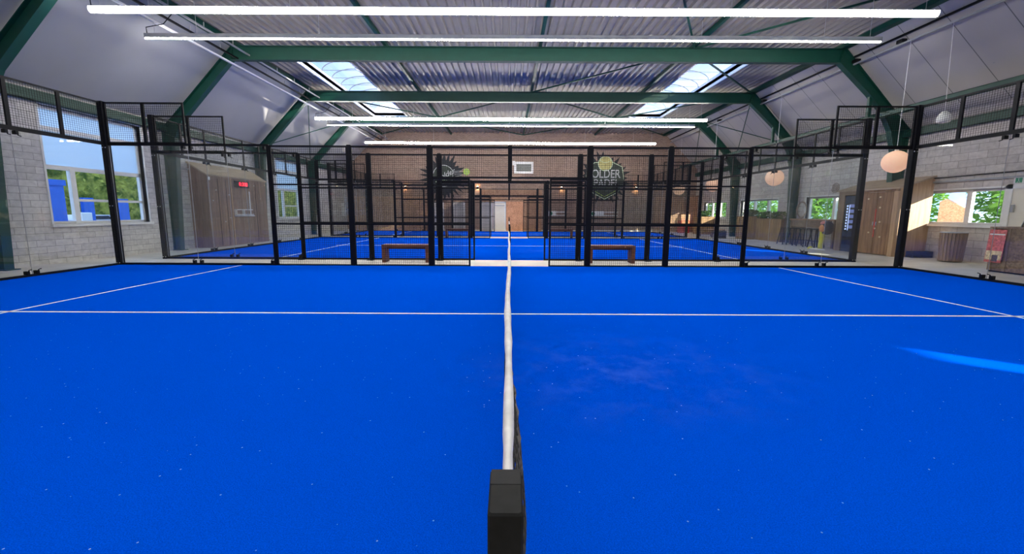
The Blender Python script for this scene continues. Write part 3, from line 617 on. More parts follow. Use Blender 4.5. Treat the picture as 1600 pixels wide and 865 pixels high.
class Encl:
    def __init__(s, name, label, yc):
        s.t = thing(name, label, 'court enclosure', (0, yc, 0), 'glass and mesh court enclosures')
    def fr(s, plane, c, a0, a1, z0, z1, rails=(), w=0.035, name='mesh_panel'):
        t = s.t
        p = wires(plane, c, a0, a1, z0, z1).build(name, 'blackm', t)
        mb = MB(); h = w / 2
        def B(a, b, d, e):
            if plane == 'y': mb.box(a, b, c - h, c + h, d, e)
            else: mb.box(c - h, c + h, a, b, d, e)
        B(a0, a0 + w, z0, z1); B(a1 - w, a1, z0, z1); B(a0 + w, a1 - w, z0, z0 + w); B(a0 + w, a1 - w, z1 - w, z1)
        for r in rails: B(a0 + w, a1 - w, r - h, r + h)
        mb.build('mesh_frame', 'black', p)
        return p
    def glass(s, plane, c, a0, a1, z0, z1, cl0=True, cl1=True, inn=1):
        g = 0.008; t = s.t; mb = MB()
        if plane == 'y': mb.box(a0 + g, a1 - g, c - 0.005, c + 0.005, z0, z1)
        else: mb.box(c - 0.005, c + 0.005, a0 + g, a1 - g, z0, z1)
        o = mb.build('glass_panel', 'glass', t)
        for a, on, sg in ((a0, cl0, 1), (a1, cl1, -1)):
            if not on: continue
            for zz, sz in ((z0, 1), (z1, -1)):
                mb = MB(); u = a + sg * 0.09; za, zb = (zz, zz + 0.07) if sz > 0 else (zz - 0.07, zz)
                if plane == 'y':
                    mb.box(u - 0.025, u + 0.025, c - 0.042, c + 0.042, za, zb)
                    mb.tube([(u, c - 0.04 * inn, zz + sz * 0.05), (u, c - 0.055 * inn, zz + sz * 0.09), (u + 0.05, c - 0.055 * inn, zz + sz * 0.10)], 0.010, 6)
                else:
                    mb.box(c - 0.042, c + 0.042, u - 0.025, u + 0.025, za, zb)
                    mb.tube([(c - 0.04 * inn, u, zz + sz * 0.05), (c - 0.055 * inn, u, zz + sz * 0.09), (c - 0.055 * inn, u + 0.05, zz + sz * 0.10)], 0.010, 6)
                mb.build('glass_clamp', 'black', o)
        # dark silicone edge where two panes meet
        mb = MB()
        if plane == 'y': mb.box(a0 + g - 0.002, a0 + g + 0.002, c - 0.006, c + 0.006, z0, z1)
        else: mb.box(c - 0.006, c + 0.006, a0 + g - 0.002, a0 + g + 0.002, z0, z1)
        mb.build('pane_edge', 'grey', o)
        return o
    def post(s, x, y, h, wx, wy, foot=0, corner=False, z0=0.0):
        p = MB().bev(x - wx / 2, x + wx / 2, y - wy / 2, y + wy / 2, z0, h, 0.006).build('post', 'black', s.t)
        if foot:
            mb = MB(); mb.box(x - wx / 2 - 0.04, x + wx / 2 + 0.04, y, y + foot * 0.22, 0, 0.012) if foot > 0 else mb.box(x - wx / 2 - 0.04, x + wx / 2 + 0.04, y + foot * 0.22, y, 0, 0.012)
            ya = y + foot * wy / 2
            mb.prism([(ya, 0.0), (ya + foot * 0.14, 0.0), (ya, 0.16)], 'x', x - 0.006, x + 0.006)
            mb.build('foot_plate', 'black', p)
        if corner:
            cyy = (y - wy / 2 - 0.001)
            mb = MB()
            for z in (0.06, 1.5, 2.92):
                for dx in (-0.035, 0.035): mb.lathe((x + dx, cyy, z), [(0.0001, -0.012), (0.011, -0.008), (0.013, 0), (0.011, 0.008), (0.0001, 0.012)], 8)
            mb.build('bolt', 'steel', p)
        return p
    def rail(s, a, b, w=0.05, h=0.05, name='frame_rail'):
        return MB().bar(a, b, w, h).build(name, 'black', s.t)
    def side(s, y, sg, foot):
        # sg: +1 the far long side of a court, -1 the near one
        for X in (-1, 1):
            for (a, b) in ((8, 10), (6, 8)):
                a0, a1 = sorted((X * a, X * b))
                e0 = 0.06 if abs(a0) == 10 else 0; e1 = 0.06 if abs(a1) == 10 else 0
                s.glass('y', y, a0 + e0, a1 - e1, 0.06, H3 - 0.03, cl0=abs(a0) != 10, cl1=abs(a1) != 10, inn=sg)
            x0, x1 = sorted((X * 10, X * 6)); s.rail((x0, y, 0.03), (x1, y, 0.03), 0.06, 0.06); s.rail((x0, y, H3), (x1, y, H3), 0.05, 0.05)
            x0, x1 = sorted((X * 10, X * 8)); xm = X * 9
            a0, a1 = sorted((X * 9.94, xm)); s.fr('y', y, a0, a1, H3 + 0.025, H4, w=0.034)
            a0, a1 = sorted((X * 8, xm)); s.fr('y', y, a0, a1, H3 + 0.025, H4, w=0.034)
            s.post(X * 6, y, H3 + 0.02, 0.06, 0.08, foot)
            for a, b in ((6, 4), (4, 2)):
                a0, a1 = sorted((X * a, X * b)); s.fr('y', y, a0 + 0.03, a1 - 0.03, 0.0, H3, (1.07, 2.05), 0.04)
            s.post(X * 4, y, H3 + 0.02, 0.10, 0.07, foot); s.post(X * 2, y, H3 + 0.02, 0.10, 0.07, foot)
            a0, a1 = sorted((X * 1.96, X * 1.0)); s.fr('y', y, a0, a1, 0.0, 2.22, (1.07, 2.05), 0.04)
            a0, a1 = sorted((X * 1.96, 0)); s.fr('y', y, a0, a1, 2.22, H3, (), 0.04)
        s.post(0, y, H3 + 0.02, 0.10, 0.07, 0, z0=2.2)
    def corner(s, x, y):
        s.post(x, y, H4 + 0.02, 0.13, 0.13, 0, True)
    def end(s, x, y0, y1, first_partial=False):
        n = round((y1 - y0) / 2); st = (y1 - y0) / n; sg = 1 if x > 0 else -1
        s.rail((x, y0, 0.03), (x, y1, 0.03), 0.06, 0.06); s.rail((x, y0, H3), (x, y1, H3), 0.05, 0.05)
        for i in range(n):
            s.glass('x', x, y0 + i * st + (0.06 if i == 0 else 0), y0 + (i + 1) * st - (0.06 if i == n - 1 else 0), 0.06, H3 - 0.03, i > 0, i < n - 1, inn=sg)
            for j in range(2):
                a = y0 + i * st + j * st / 2; s.fr('x', x, a + (0.05 if i + j == 0 else 0), a + st / 2 - (0.05 if (i == n - 1 and j) else 0), H3 + 0.025, H4, w=0.034)
e = Encl('court_enclosure', 'black glass and mesh enclosure around the nearest court', 5.0)
for X in (-10, 10): e.corner(X, Y1); e.end(X, 0.0, Y1)
e.side(Y1, 1, 1)
e = Encl('court_enclosure', 'black glass and mesh enclosure around the middle court', 16.4)
for X in (-10, 10): e.corner(X, Y2); e.corner(X, Y3); e.end(X, Y2, Y3)
e.side(Y2, -1, -1); e.side(Y3, 1, 1)
e = Encl('court_enclosure', 'black glass and mesh enclosure around the farthest court by the brick wall', 25.8)
for X in (-10, 10): e.corner(X, Y4); e.corner(X, Y5); e.end(X, Y4, Y5)
e.side(Y4, -1, -1); e.side(Y5, 1, 1)
# nets
def net(ya, yb, label, near=False):
    x0 = -0.030 if near else 0.0
    t = thing('padel_net', label, 'net', (x0, (ya + yb) / 2, 0), 'padel nets')
    def xc(y): return (-0.031 + 0.012 * min(1, max(0, (y - 1.5) / 3.0)) + 0.004 * math.sin(y * 2.3)) if near else 0.004 * math.sin(y * 2)
    ps = []
    for k, yy in enumerate((ya, yb)):
        if near and k == 0:
            mb = MB(); mb.bev(-0.0535, -0.0105, -0.105, -0.018, 0.0, 1.04, 0.0025); p = mb.build('net_post', 'cap', t)
            MB().box(-0.10, 0.04, -0.15, 0.03, 0, 0.012).build('base_plate', 'black', p)
            MB().box(-0.0520, -0.0120, -0.050, -0.0185, 1.0395, 1.0403).build('dark_reflection', 'black', p)  # dark sheet painting in the darker reflection on the far part of the top
        else:
            p = MB().bev(-0.024, 0.024, yy - 0.04, yy + 0.04, 0, 1.04, 0.004).build('net_post', 'black', t)
            MB().box(-0.09, 0.09, yy - 0.06, yy + 0.06, 0, 0.012).build('base_plate', 'black', p)
    y0, y1 = ya + 0.05, yb - 0.04; n = 90
    zt = lambda y: 0.915 - 0.03 * (1 - abs(2 * (y - y0) / (y1 - y0) - 1) ** 2) * 0.8
    prof = [(-0.014, -0.055), (-0.016, -0.02), (-0.010, -0.004), (0, 0), (0.010, -0.004), (0.016, -0.02), (0.014, -0.055)]
    vs = []; fs = []; m = len(prof)
    for i in range(n + 1):
        y = y0 + (y1 - y0) * (i / n) ** (1.6 if near else 1); k = 1 + 0.07 * math.sin(y * 5.1) + 0.06 * math.sin(y * 13.0 + 1); kk = 0.62 if (near and y < 0.3) else 0.8
        for u, v in prof: vs.append((xc(y) + u * k * kk * (1.25 if y > 1 else 1), y, zt(y) + v))
    for i in range(n):
        for j in range(m - 1): fs.append((i * m + j, i * m + j + 1, (i + 1) * m + j + 1, (i + 1) * m + j))
    mb = MB(); mb.add(vs, fs); mb.build('top_tape', 'tape', t, True)
    # hanging net, slack and slightly crumpled near the post
    def P(y, z):
        s = 1 - z / 0.9
        b = 0.0
        if near: b = (0.058 * math.exp(-((y - 0.68) / 0.45) ** 2) - 0.020 * math.exp(-((y - 2.8) / 1.6) ** 2)) * math.sin(PI * min(1, s * 0.95)) + 0.006 * math.sin(y * 17 + z * 9) * s
        return Vector((xc(y) + b, y, z))
    mb = MB(); py = 0.045; y = y0; zs = [0.03 + 0.045 * i for i in range(20) if 0.03 + 0.045 * i < 0.88]
    while y <= y1:
        pts = [P(y, z) for z in [0.02] + zs[::3] + [0.87]]
        for a, b in zip(pts[:-1], pts[1:]): mb.bar(a, b, 0.003, 0.003)
        y += py
    m2 = 60
    for z in zs:
        pts = [P(y0 + (y1 - y0) * (i / m2) ** (1.5 if near else 1), z) for i in range(m2 + 1)]
        for a, b in zip(pts[:-1], pts[1:]): mb.bar(a, b, 0.003, 0.003)
    mb.build('netting', 'netm', t)
    if near:
        for nm, z0_, w_ in (('side_webbing', 0.55, 0.05), ('bottom_webbing', 0.02, 0.04)):
            vs = []; fs = []; K = 40; ye = 1.1 if nm == 'side_webbing' else y1
            for i in range(K + 1):
                y = y0 + (ye - y0) * i / K; zz = z0_ + (0.30 * (i / K) if nm == 'side_webbing' else 0); p = P(y, zz)
                ww = w_ * (1 - 0.85 * i / K) if nm == 'side_webbing' else w_
                c = 0.004 * math.sin(y * 60) if nm == 'side_webbing' else 0
                vs += [(p.x - 0.012 + c, y, zz - ww / 2), (p.x + 0.010 * (1 - i / K) - c, y, zz + ww / 2)]
            for i in range(K): fs.append((2 * i, 2 * i + 1, 2 * i + 3, 2 * i + 2))
            mb = MB(); mb.add(vs, fs); mb.build(nm, 'band', t)
net(-0.06, Y1 - 0.06, 'nearest padel net with white tape and square black post in the foreground', True)
net(Y2 + 0.09, Y3 - 0.09, 'padel net of the middle court, seen end on')
net(Y4 + 0.09, Y5 - 0.09, 'small distant padel net of the farthest court')

# ------------------------------------------------------------------ benches
def bench(x0, x1, y, label):
    t = thing('bench', label, 'bench', ((x0 + x1) / 2, y, 0), 'wooden benches between the courts')
    MB().bev(x0, x1, y - 0.19, y + 0.19, 0.43, 0.49, 0.006).build('seat', 'wood_dark', t)
    for a in (x0, x1 - 0.09): MB().bev(a, a + 0.09, y - 0.19, y + 0.19, 0.0, 0.43, 0.005).build('leg', 'wood_dark', t)
    MB().box(x0 + 0.09, x1 - 0.09, y - 0.012, y + 0.012, 0.36, 0.43).build('apron', 'wood_dark', t)
    return t
bench(-3.50, -2.22, 10.93, 'dark wooden bench in the first aisle, left of the net')
b = bench(2.20, 3.45, 10.93, 'dark wooden bench in the first aisle, right of the net')
MB().lathe((3.17, 10.73, 0.46), [(0.0001, -0.02), (0.016, -0.012), (0.02, 0), (0.016, 0.012), (0.0001, 0.02)], 10).build('screw_cap', 'osb_b', b)
bench(-3.45, -2.15, 22.1, 'small distant bench in the second aisle, left of the net')
bench(2.20, 3.45, 22.1, 'small distant bench in the second aisle, right of the net')

# ------------------------------------------------------------------ back wall
def star(cx, cz, rx, rz, n, seed, spike=0.35):
    rnd = random.Random(seed); pts = []
    for i in range(n):
        a = 2 * PI * i / n; k = 1.0 + (rnd.random() * spike if i % 2 == 0 else -0.18 * rnd.random() - 0.05)
        pts.append((cx + rx * k * math.cos(a), cz + rz * k * math.sin(a)))
    return pts
def ring(mb, cx, cz, r, w, y, a0=0, a1=2 * PI, n=40, rz=None):
    rz = rz or r
    for i in range(n):
        t0, t1 = a0 + (a1 - a0) * i / n, a0 + (a1 - a0) * (i + 1) / n
        mb.quad((cx + r * math.cos(t0), y, cz + rz * math.sin(t0)), (cx + (r - w) * math.cos(t0), y, cz + (rz - w) * math.sin(t0)), (cx + (r - w) * math.cos(t1), y, cz + (rz - w) * math.sin(t1)), (cx + r * math.cos(t1), y, cz + r * math.sin(t1)) if rz == r else (cx + r * math.cos(t1), y, cz + rz * math.sin(t1)))
def stroke(mb, pts, w, y):
    for a, b in zip(pts[:-1], pts[1:]): mb.bar((a[0], y, a[1]), (b[0], y, b[1]), 0.006, w, (0.3, 0, 1))
t = thing('wall_mural', 'dark spiky round wall emblem with slanted script, left on brick wall', 'mural', (-4.75, YB, 3.9), 'painted emblems on the brick wall')
MB().prism(star(-4.75, 3.85, 1.38, 1.38, 58, 3, 0.38), 'y', YB - 0.012, YB - 0.001).build('ink_splash', 'ink', t)
mb = MB(); mb.prism([(-4.75 + 0.74 * math.cos(2 * PI * i / 40), 3.95 + 0.74 * math.sin(2 * PI * i / 40)) for i in range(40)], 'y', YB - 0.018, YB - 0.012); mb.build('disc', 'ink2', t)
mb = MB(); ring(mb, -4.75, 3.95, 0.78, 0.05, YB - 0.020, 0.25, 2.9); ring(mb, -4.75, 3.95, 0.78, 0.05, YB - 0.020, -1.7, -0.9, 14); ring(mb, -4.75, 3.95, 0.70, 0.04, YB - 0.020, -0.8, 0.3, 14); mb.build('ring', 'silver', t)
text_obj('script_lettering', 'Polder', 'silver', (-4.60, YB - 0.022, 4.02), 0.52, ROT_Y @ Matrix.Rotation(0.45, 3, 'Z'), t, 0.003, 0.3)
text_obj('script_lettering', 'Padel', 'paleg', (-4.95, YB - 0.022, 3.58), 0.42, ROT_Y @ Matrix.Rotation(0.35, 3, 'Z'), t, 0.003, 0.3)
mb = MB()
for i, z in enumerate((4.32, 4.22, 4.10, 3.98)): stroke(mb, [(-4.05 + 0.05 * i, z - 0.06), (-3.42, z)], 0.025, YB - 0.02)
mb.build('speed_lines', 'silver', t)
mb = MB(); mb.prism([(-3.08 + 0.24 * math.cos(2 * PI * i / 28), 4.25 + 0.24 * math.sin(2 * PI * i / 28)) for i in range(28)], 'y', YB - 0.016, YB - 0.001); bl = mb.build('painted_ball', 'lime', t)
mb = MB(); ring(mb, -3.42, 4.25, 0.30, 0.03, YB - 0.018, -0.75, 0.75, 12); ring(mb, -2.74, 4.25, 0.30, 0.03, YB - 0.018, PI - 0.75, PI + 0.75, 12); mb.build('ball_seam', 'paleg', bl)
t = thing('wall_mural', 'large dark splash emblem with silver block letters and ball, right on brick wall', 'mural', (6.8, YB, 3.9), 'painted emblems on the brick wall')
MB().prism(star(6.85, 3.85, 1.55, 1.55, 54, 11, 0.32), 'y', YB - 0.012, YB - 0.001).build('ink_splash', 'ink', t)
sh = [(5.65, 4.65), (6.2, 4.95), (7.5, 4.95), (8.15, 4.65), (8.35, 3.55), (7.9, 2.85), (6.95, 2.35), (6.0, 2.85), (5.5, 3.55)]
MB().prism(sh, 'y', YB - 0.017, YB - 0.012).build('shield', 'ink2', t)
mb = MB(); stroke(mb, sh + [sh[0]], 0.05, YB - 0.02); mb.build('shield_outline', 'paleg', t)
mb = MB(); stroke(mb, [(6.15, 2.95), (6.95, 2.52), (7.75, 2.95)], 0.035, YB - 0.02); mb.build('chevron', 'lime', t)
mb = MB(); mb.prism([(6.93 + 0.52 * math.cos(2 * PI * i / 30), 4.87 + 0.52 * math.sin(2 * PI * i / 30)) for i in range(30)], 'y', YB - 0.024, YB - 0.017); bl = mb.build('painted_ball', 'ballp', t)
mb = MB(); ring(mb, 6.93, 4.87, 0.53, 0.045, YB - 0.026); ring(mb, 6.93, 5.55, 0.62, 0.035, YB - 0.026, -PI / 2 - 0.8, -PI / 2 + 0.8, 12); mb.build('ball_seam', 'paleg', bl)
text_obj('block_lettering', 'POLDER', 'silver', (6.83, YB - 0.022, 4.13), 0.82, ROT_Y, t, 0.004, 0, 0.80)
text_obj('block_lettering', 'PADEL', 'silver', (7.05, YB - 0.022, 3.48), 0.74, ROT_Y, t, 0.004, 0, 0.86)
t = thing('air_vent', 'white framed dark vent opening high on brick wall above the doors', 'vent', (1.05, YB, 4.15))
mb = MB(); mb.box(0.36, 1.74, YB - 0.09, YB, 4.80, 4.96).box(0.36, 1.74, YB - 0.09, YB, 4.15, 4.29).box(0.36, 0.52, YB - 0.09, YB, 4.29, 4.80).box(1.60, 1.74, YB - 0.09, YB, 4.29, 4.80); mb.build('vent_frame', 'whitem', t)
MB().box(0.52, 1.60, YB - 0.03, YB, 4.29, 4.80).build('dark_panel', 'darkpane', t)
for i in range(3): MB().box(0.52, 1.60, YB - 0.05, YB - 0.035, 4.40 + 0.13 * i, 4.42 + 0.13 * i).build('louvre', 'grey', t)
MB().box(0.24, 0.42, YB - 0.09, YB, 4.72, 5.02).build('bracket', 'whitem', t)
for x, lb in ((-7.52, 'leftmost on the brick wall, left of the spiky round emblem'), (-2.28, 'between the round emblem and the doorways'), (3.80, 'between the doorways and the block letter emblem'), (9.25, 'rightmost on the brick wall')):
    z = 3.12
    t = thing('wall_sconce', 'small wall lamp, ' + lb, 'wall lamp', (x, YB, z), 'up and down lamps on the brick wall')
    MB().bev(x - 0.06, x + 0.06, YB - 0.13, YB - 0.005, z - 0.08, z + 0.08, 0.01).build('body', 'black', t)
    MB().box(x - 0.05, x + 0.05, YB - 0.12, YB - 0.02, z + 0.081, z + 0.086).build('upper_lens', 'sconce_e', t)
    MB().box(x - 0.05, x + 0.05, YB - 0.12, YB - 0.02, z - 0.086, z - 0.081).build('lower_lens', 'sconce_e', t)
def sponsor(x0, x1, x2, label):
    t = thing('racket_rack', label, 'rack', ((x0 + x2) / 2, YB, 1.3), 'white racks on the brick wall')
    MB().box(x0, x1, YB - 0.03, YB - 0.002, 1.12, 1.48).build('white_board', 'whitem', t)
    for i in range(2): MB().box(x1, x2, YB - 0.06, YB - 0.002, 1.14 + 0.24 * i, 1.19 + 0.24 * i).build('rail', 'whitem', t)
    MB().prism([(x0 + 0.22 + 0.13 * math.cos(2 * PI * i / 16), 1.30 + 0.13 * math.sin(2 * PI * i / 16)) for i in range(16)], 'y', YB - 0.035, YB - 0.03).build('green_emblem', 'exitg', t)
    return t
sponsor(5.95, 6.95, 7.95, 'white wall rack with green emblem below the block letter emblem')
sponsor(2.85, 3.45, 4.10, 'smaller white wall rack with green emblem right of the chip boards')

# ------------------------------------------------------------------ left side
t = thing('storage_shed', 'dark plank shed with pale sloping roof against the left wall', 'shed', (-11.5, 16.8, 0))
xf, ya, yb = -11.17, 15.0, 18.7
MB().box(xf - 0.04, xf, ya, yb, 0, 2.72).build('front_wall', 'wood_l', t)
for y in (ya, yb - 0.04): MB().prism([(XL + 0.005, 0), (xf - 0.04, 0), (xf - 0.04, 2.72), (XL + 0.005, 3.12)], 'y', y, y + 0.04).build('side_wall', 'wood_l', t)
MB().prism([(XL + 0.005, 3.12), (xf + 0.03, 2.68), (xf + 0.03, 2.73), (XL + 0.005, 3.18)], 'y', ya - 0.06, yb + 0.06).build('roof', 'wood_roof', t)
MB().box(xf, xf + 0.015, 16.28, 16.35, 0.0, 2.68).build('corner_strip', 'wood_side', t)
for y in (15.55, 16.0, 17.9): MB().box(xf, xf + 0.008, y, y + 0.012, 0.05, 2.6).build('door_gap', 'black', t)
MB().box(xf, xf + 0.012, 15.05, 15.15, 2.52, 2.64).build('label_plate', 'whitem', t)
for (y, z) in ((15.4, 2.15), (16.12, 2.0), (15.2, 1.75), (16.1, 1.1), (15.8, 0.95), (17.8, 2.45), (18.2, 1.9)): MB().box(xf, xf + 0.02, y, y + 0.04, z, z + 0.035).build('hook', 'steel', t)
t = thing('digital_clock', 'black digital clock with red digits on the left dark shed', 'clock', (xf + 0.03, 16.95, 2.45))
MB().bev(xf + 0.002, xf + 0.06, 16.50, 17.42, 2.34, 2.60, 0.01).build('case', 'black', t)
text_obj('digits', '0:300', 'red_e', (xf + 0.063, 17.02, 2.47), 0.22, ROT_LEFT, t, 0.002, 0, 1.15)
t = thing('wall_shelf', 'thin white metal shelf with upright bar on the left dark shed', 'shelf', (xf + 0.03, 17.0, 1.1))
mb = MB(); mb.box(xf + 0.002, xf + 0.03, 17.42, 17.46, 1.20, 2.2).box(xf + 0.002, xf + 0.03, 16.4, 17.7, 1.16, 1.20); mb.build('frame_bars', 'whitem', t)
mb = MB(); mb.box(xf + 0.002, xf + 0.12, 16.40, 17.5, 1.22, 1.25).box(xf + 0.002, xf + 0.10, 16.4, 16.43, 1.2, 1.45).box(xf + 0.002, xf + 0.10, 16.9, 16.93, 1.2, 1.45).box(xf + 0.10, xf + 0.12, 16.4, 17.45, 1.42, 1.45); mb.build('shelf', 'whitem', t)
one(MB().tube([(XL + 0.03, 13.7, 0.9), (XL + 0.03, 13.7, 2.9), (XL + 0.03, 13.72, 4.0)], 0.02, 6), 'conduit', 'grey', 'thin vertical grey conduit left of the second green column', 'pipe', (XL, 13.7, 0.9))
one(MB().box(XL, XL + 0.05, 14.35, 15.0, 2.86, 2.92), 'conduit', 'grey', 'short horizontal grey duct between green column and dark shed', 'pipe', (XL, 14.7, 2.9))
t = thing('wall_dispenser', 'narrow white dispenser on the left wall beside the farthest court', 'dispenser', (XL, 29.2, 1.0))
MB().bev(XL + 0.0, XL + 0.14, 28.95, 29.4, 1.05, 1.70, 0.02).build('body', 'whitem', t)
MB().bev(XL + 0.0, XL + 0.12, 28.95, 29.3, 1.74, 1.96, 0.02).build('holder', 'whitem', t)
t = thing('storage_shed', 'tall brown wooden shed in the far left corner by the brick wall', 'shed', (-9.5, YB - 0.3, 0))
MB().box(-11.3, -5.9, YB - 0.50, YB - 0.46, 0, 2.4).build('front_wall', 'osb', t)
MB().box(-11.3, -5.9, YB - 0.5, YB - 0.005, 2.4, 2.45).build('roof', 'osb', t)
MB().box(-5.94, -5.9, YB - 0.46, YB - 0.005, 0, 2.4).build('side_wall', 'osb', t)

# ceiling rails
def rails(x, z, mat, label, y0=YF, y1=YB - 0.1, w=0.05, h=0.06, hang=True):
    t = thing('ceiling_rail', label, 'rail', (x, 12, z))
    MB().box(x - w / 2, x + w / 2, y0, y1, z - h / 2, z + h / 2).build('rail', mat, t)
    if hang:
        mb_i = 0; y = 9.5
        while y < y1:
            MB().bar((x, y, z), (x + 0.01, y, z + 0.16), 0.03, 0.01).build('clip', 'steel', t); y += 1.25
    return t
rails(-9.32, 6.28, 'whitem', 'rail whitened to look sunlit, hanging along the left edge of the flat roof', w=0.07, h=0.05, hang=False)  # white colour stands in for daylight caught by this rail
rails(-9.10, 6.42, 'black', 'dark cable duct just above the left whitened rail', w=0.05, h=0.05, hang=True)
rails(-8.70, 6.52, 'grey', 'grey rail right of the left whitened rail, below the deck', w=0.04, h=0.05)
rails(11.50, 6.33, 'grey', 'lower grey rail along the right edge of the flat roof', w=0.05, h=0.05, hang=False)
rails(11.45, 6.55, 'black', 'upper dark rail along the right edge of the flat roof', w=0.05, h=0.05)
for y, lb in ((12.4, 'nearest'), (14.0, 'second'), (19.0, 'third'), (23.0, 'fourth')):
    one(MB().bev(11.42, 11.58, y - 0.1, y + 0.1, 6.36, 6.46, 0.01), 'junction_box', 'black', 'small dark junction box on the right rails, %s one' % lb, 'junction box', (11.5, y, 6.4), 'junction boxes on the right rails')
one(MB().lathe((12.83, 11.0, 5.37), [(0.0001, -0.03), (0.08, -0.03), (0.10, 0.0), (0.10, 0.04)], 16), 'ceiling_detector', 'grey', 'round grey detector on the right sloping boards', 'detector', (12.83, 11.0, 5.37))
# lanterns
def lantern(x, y, z, r, label, rz=0.43):
    t = thing('paper_lantern', label, 'lantern', (x, y, z), 'peach paper lanterns along the right side')
    n = 32; mb = MB(); prof = []
    for i in range(13):
        a = -PI / 2 + PI * i / 12; prof.append((max(0.02, r * math.cos(a)), rz * r / 0.44 * math.sin(a)))
    vs = []; fs = []
    for rr, zz in prof:
        for k in range(n): q = rr * (1 - 0.02 * (k % 2)); vs.append((x + q * math.cos(2 * PI * k / n), y + q * math.sin(2 * PI * k / n), z + zz))
    for i in range(12):
        for k in range(n): fs.append((i * n + k, i * n + (k + 1) % n, (i + 1) * n + (k + 1) % n, (i + 1) * n + k))
    mb.add(vs, fs); mb.build('shade', 'lantern', t, True)
    MB().lathe((x, y, z + rz * r / 0.44 - 0.01), [(0.05, 0), (0.05, 0.04), (0.01, 0.06)], 12).build('cap', 'whitem', t)
    MB().tube([(x, y, z + rz * r / 0.44 + 0.04), (x, y, 6.33)], 0.008, 5).build('cord', 'whitem', t)
lantern(11.5, 12.1, 2.93, 0.33, 'large peach paper lantern beside the near right corner post')
lantern(11.5, 17.75, 2.92, 0.36, 'peach paper lantern above the bar table')
lantern(11.5, 23.2, 2.95, 0.38, 'peach paper lantern above the far plant boxes')
lantern(11.5, 27.9, 2.95, 0.38, 'smallest peach lantern, close to the brick wall')
t = thing('pendant_bell', 'small white pendant shade hanging near the upper right mesh', 'pendant lamp', (11.6, 10.95, 3.93))
MB().lathe((11.6, 10.95, 3.93), [(0.10, -0.12), (0.145, -0.09), (0.15, 0.0), (0.12, 0.10), (0.06, 0.17), (0.01, 0.19)], 20).build('shade', 'plastic', t, True)
MB().tube([(11.6, 10.95, 4.10), (11.5, 10.95, 6.33)], 0.006, 5).build('cord', 'whitem', t)

# ------------------------------------------------------------------ right side
xf, ya, yb = 12.50, 12.92, 15.35
t = thing('wooden_cabin', 'warm plank cabin with double doors and lean-to roof at right wall', 'cabin', (13.0, 14.1, 0))
MB().box(xf, xf + 0.04, ya, 14.42, 2.12, 2.20).build('lintel', 'wood_r', t)
for (a, b) in ((13.10, 13.66), (13.68, 14.26)):
    d = MB().box(xf - 0.005, xf + 0.03, a, b, 0.03, 2.11).build('door', 'wood_r', t)
    MB().box(xf - 0.03, xf - 0.005, b - 0.06 if a < 13.5 else a + 0.03, b - 0.03 if a < 13.5 else a + 0.06, 1.0, 1.12).build('door_handle', 'steel', d)
MB().box(xf, xf + 0.04, ya, 13.09, 0, 2.12).build('corner_board', 'wood_side', t)
MB().box(xf, xf + 0.04, 14.27, 14.36, 0, 2.12).build('frame_board', 'wood_r', t)
MB().box(xf, xf + 0.04, 15.06, yb, 0, 2.2).build('end_board', 'wood_slat', t)
MB().box(xf, xf + 0.04, 14.36, 15.06, 2.06, 2.2).build('head_board', 'wood_slat', t)
MB().prism([(xf + 0.04, 0), (XR - 0.005, 0), (XR - 0.005, 2.56), (xf + 0.04, 2.2)], 'y', ya, ya + 0.03).build('side_wall', 'wood_side', t)
MB().prism([(xf + 0.04, 0), (XR - 0.005, 0), (XR - 0.005, 2.56), (xf + 0.04, 2.2)], 'y', yb - 0.03, yb).build('side_wall', 'wood_r', t)
MB().prism([(xf - 0.04, 2.19), (XR - 0.005, 2.56), (XR - 0.005, 2.61), (xf - 0.04, 2.24)], 'y', ya - 0.05, yb + 0.05).build('roof', 'wood_roof', t)
one(MB().bev(xf - 0.02, xf - 0.006, 13.655, 13.685, 0.6, 1.55, 0.002), 'red_strap', 'red', 'thin red strip hanging between the cabin doors', 'strap', (xf, 13.67, 0.6))
for i, (y, z) in enumerate(((13.55, 1.95), (13.52, 1.6), (13.47, 1.12), (13.62, 0.9), (13.85, 0.75), (13.40, 0.62), (14.0, 1.9))):
    one(MB().tube([(xf - 0.03, y, z), (xf - 0.006, y, z)], 0.030, 10), 'climbing_knob', 'knob', 'round pale wooden knob on the cabin doors, number %s from the top' % ['one', 'three', 'four', 'five', 'six', 'seven', 'two'][i], 'knob', (xf, y, z), 'pale knobs on the cabin doors')
t = thing('vending_machine', 'dark vending machine with blue lit shelves beside the cabin doors', 'vending machine', (12.8, 14.7, 0))
MB().bev(xf + 0.01, XR - 0.2, 14.38, 15.04, 0.0, 2.04, 0.01).build('body', 'vend', t)
MB().box(xf - 0.004, xf + 0.01, 14.50, 14.98, 0.75, 1.75).build('display_window', 'darkpane', t)
for i in range(9):
    MB().box(xf - 0.010, xf - 0.004, 14.85, 14.91, 0.80 + 0.105 * i, 0.86 + 0.105 * i).build('shelf_light', 'tube', t)
for i in range(5):
    MB().box(xf - 0.008, xf - 0.004, 14.54, 14.76, 0.85 + 0.19 * i, 0.97 + 0.19 * i).build('product_row', 'tube2', t)
MB().box(xf - 0.010, xf - 0.004, 14.77, 14.80, 0.78, 1.72).build('light_strip', 'tube', t)
MB().box(xf - 0.012, xf + 0.01, 14.42, 14.98, 0.25, 0.55).build('pickup_flap', 'black', t)
t = thing('floor_cushion', 'dark box cushion on the floor at the near end of the cabin', 'cushion', (13.25, 12.75, 0))
MB().bev(12.93, 13.57, 12.62, 12.88, 0.0, 0.09, 0.01).build('lower_block', 'navy', t); MB().bev(12.93, 13.57, 12.62, 12.88, 0.095, 0.20, 0.01).build('upper_block', 'navy', t)
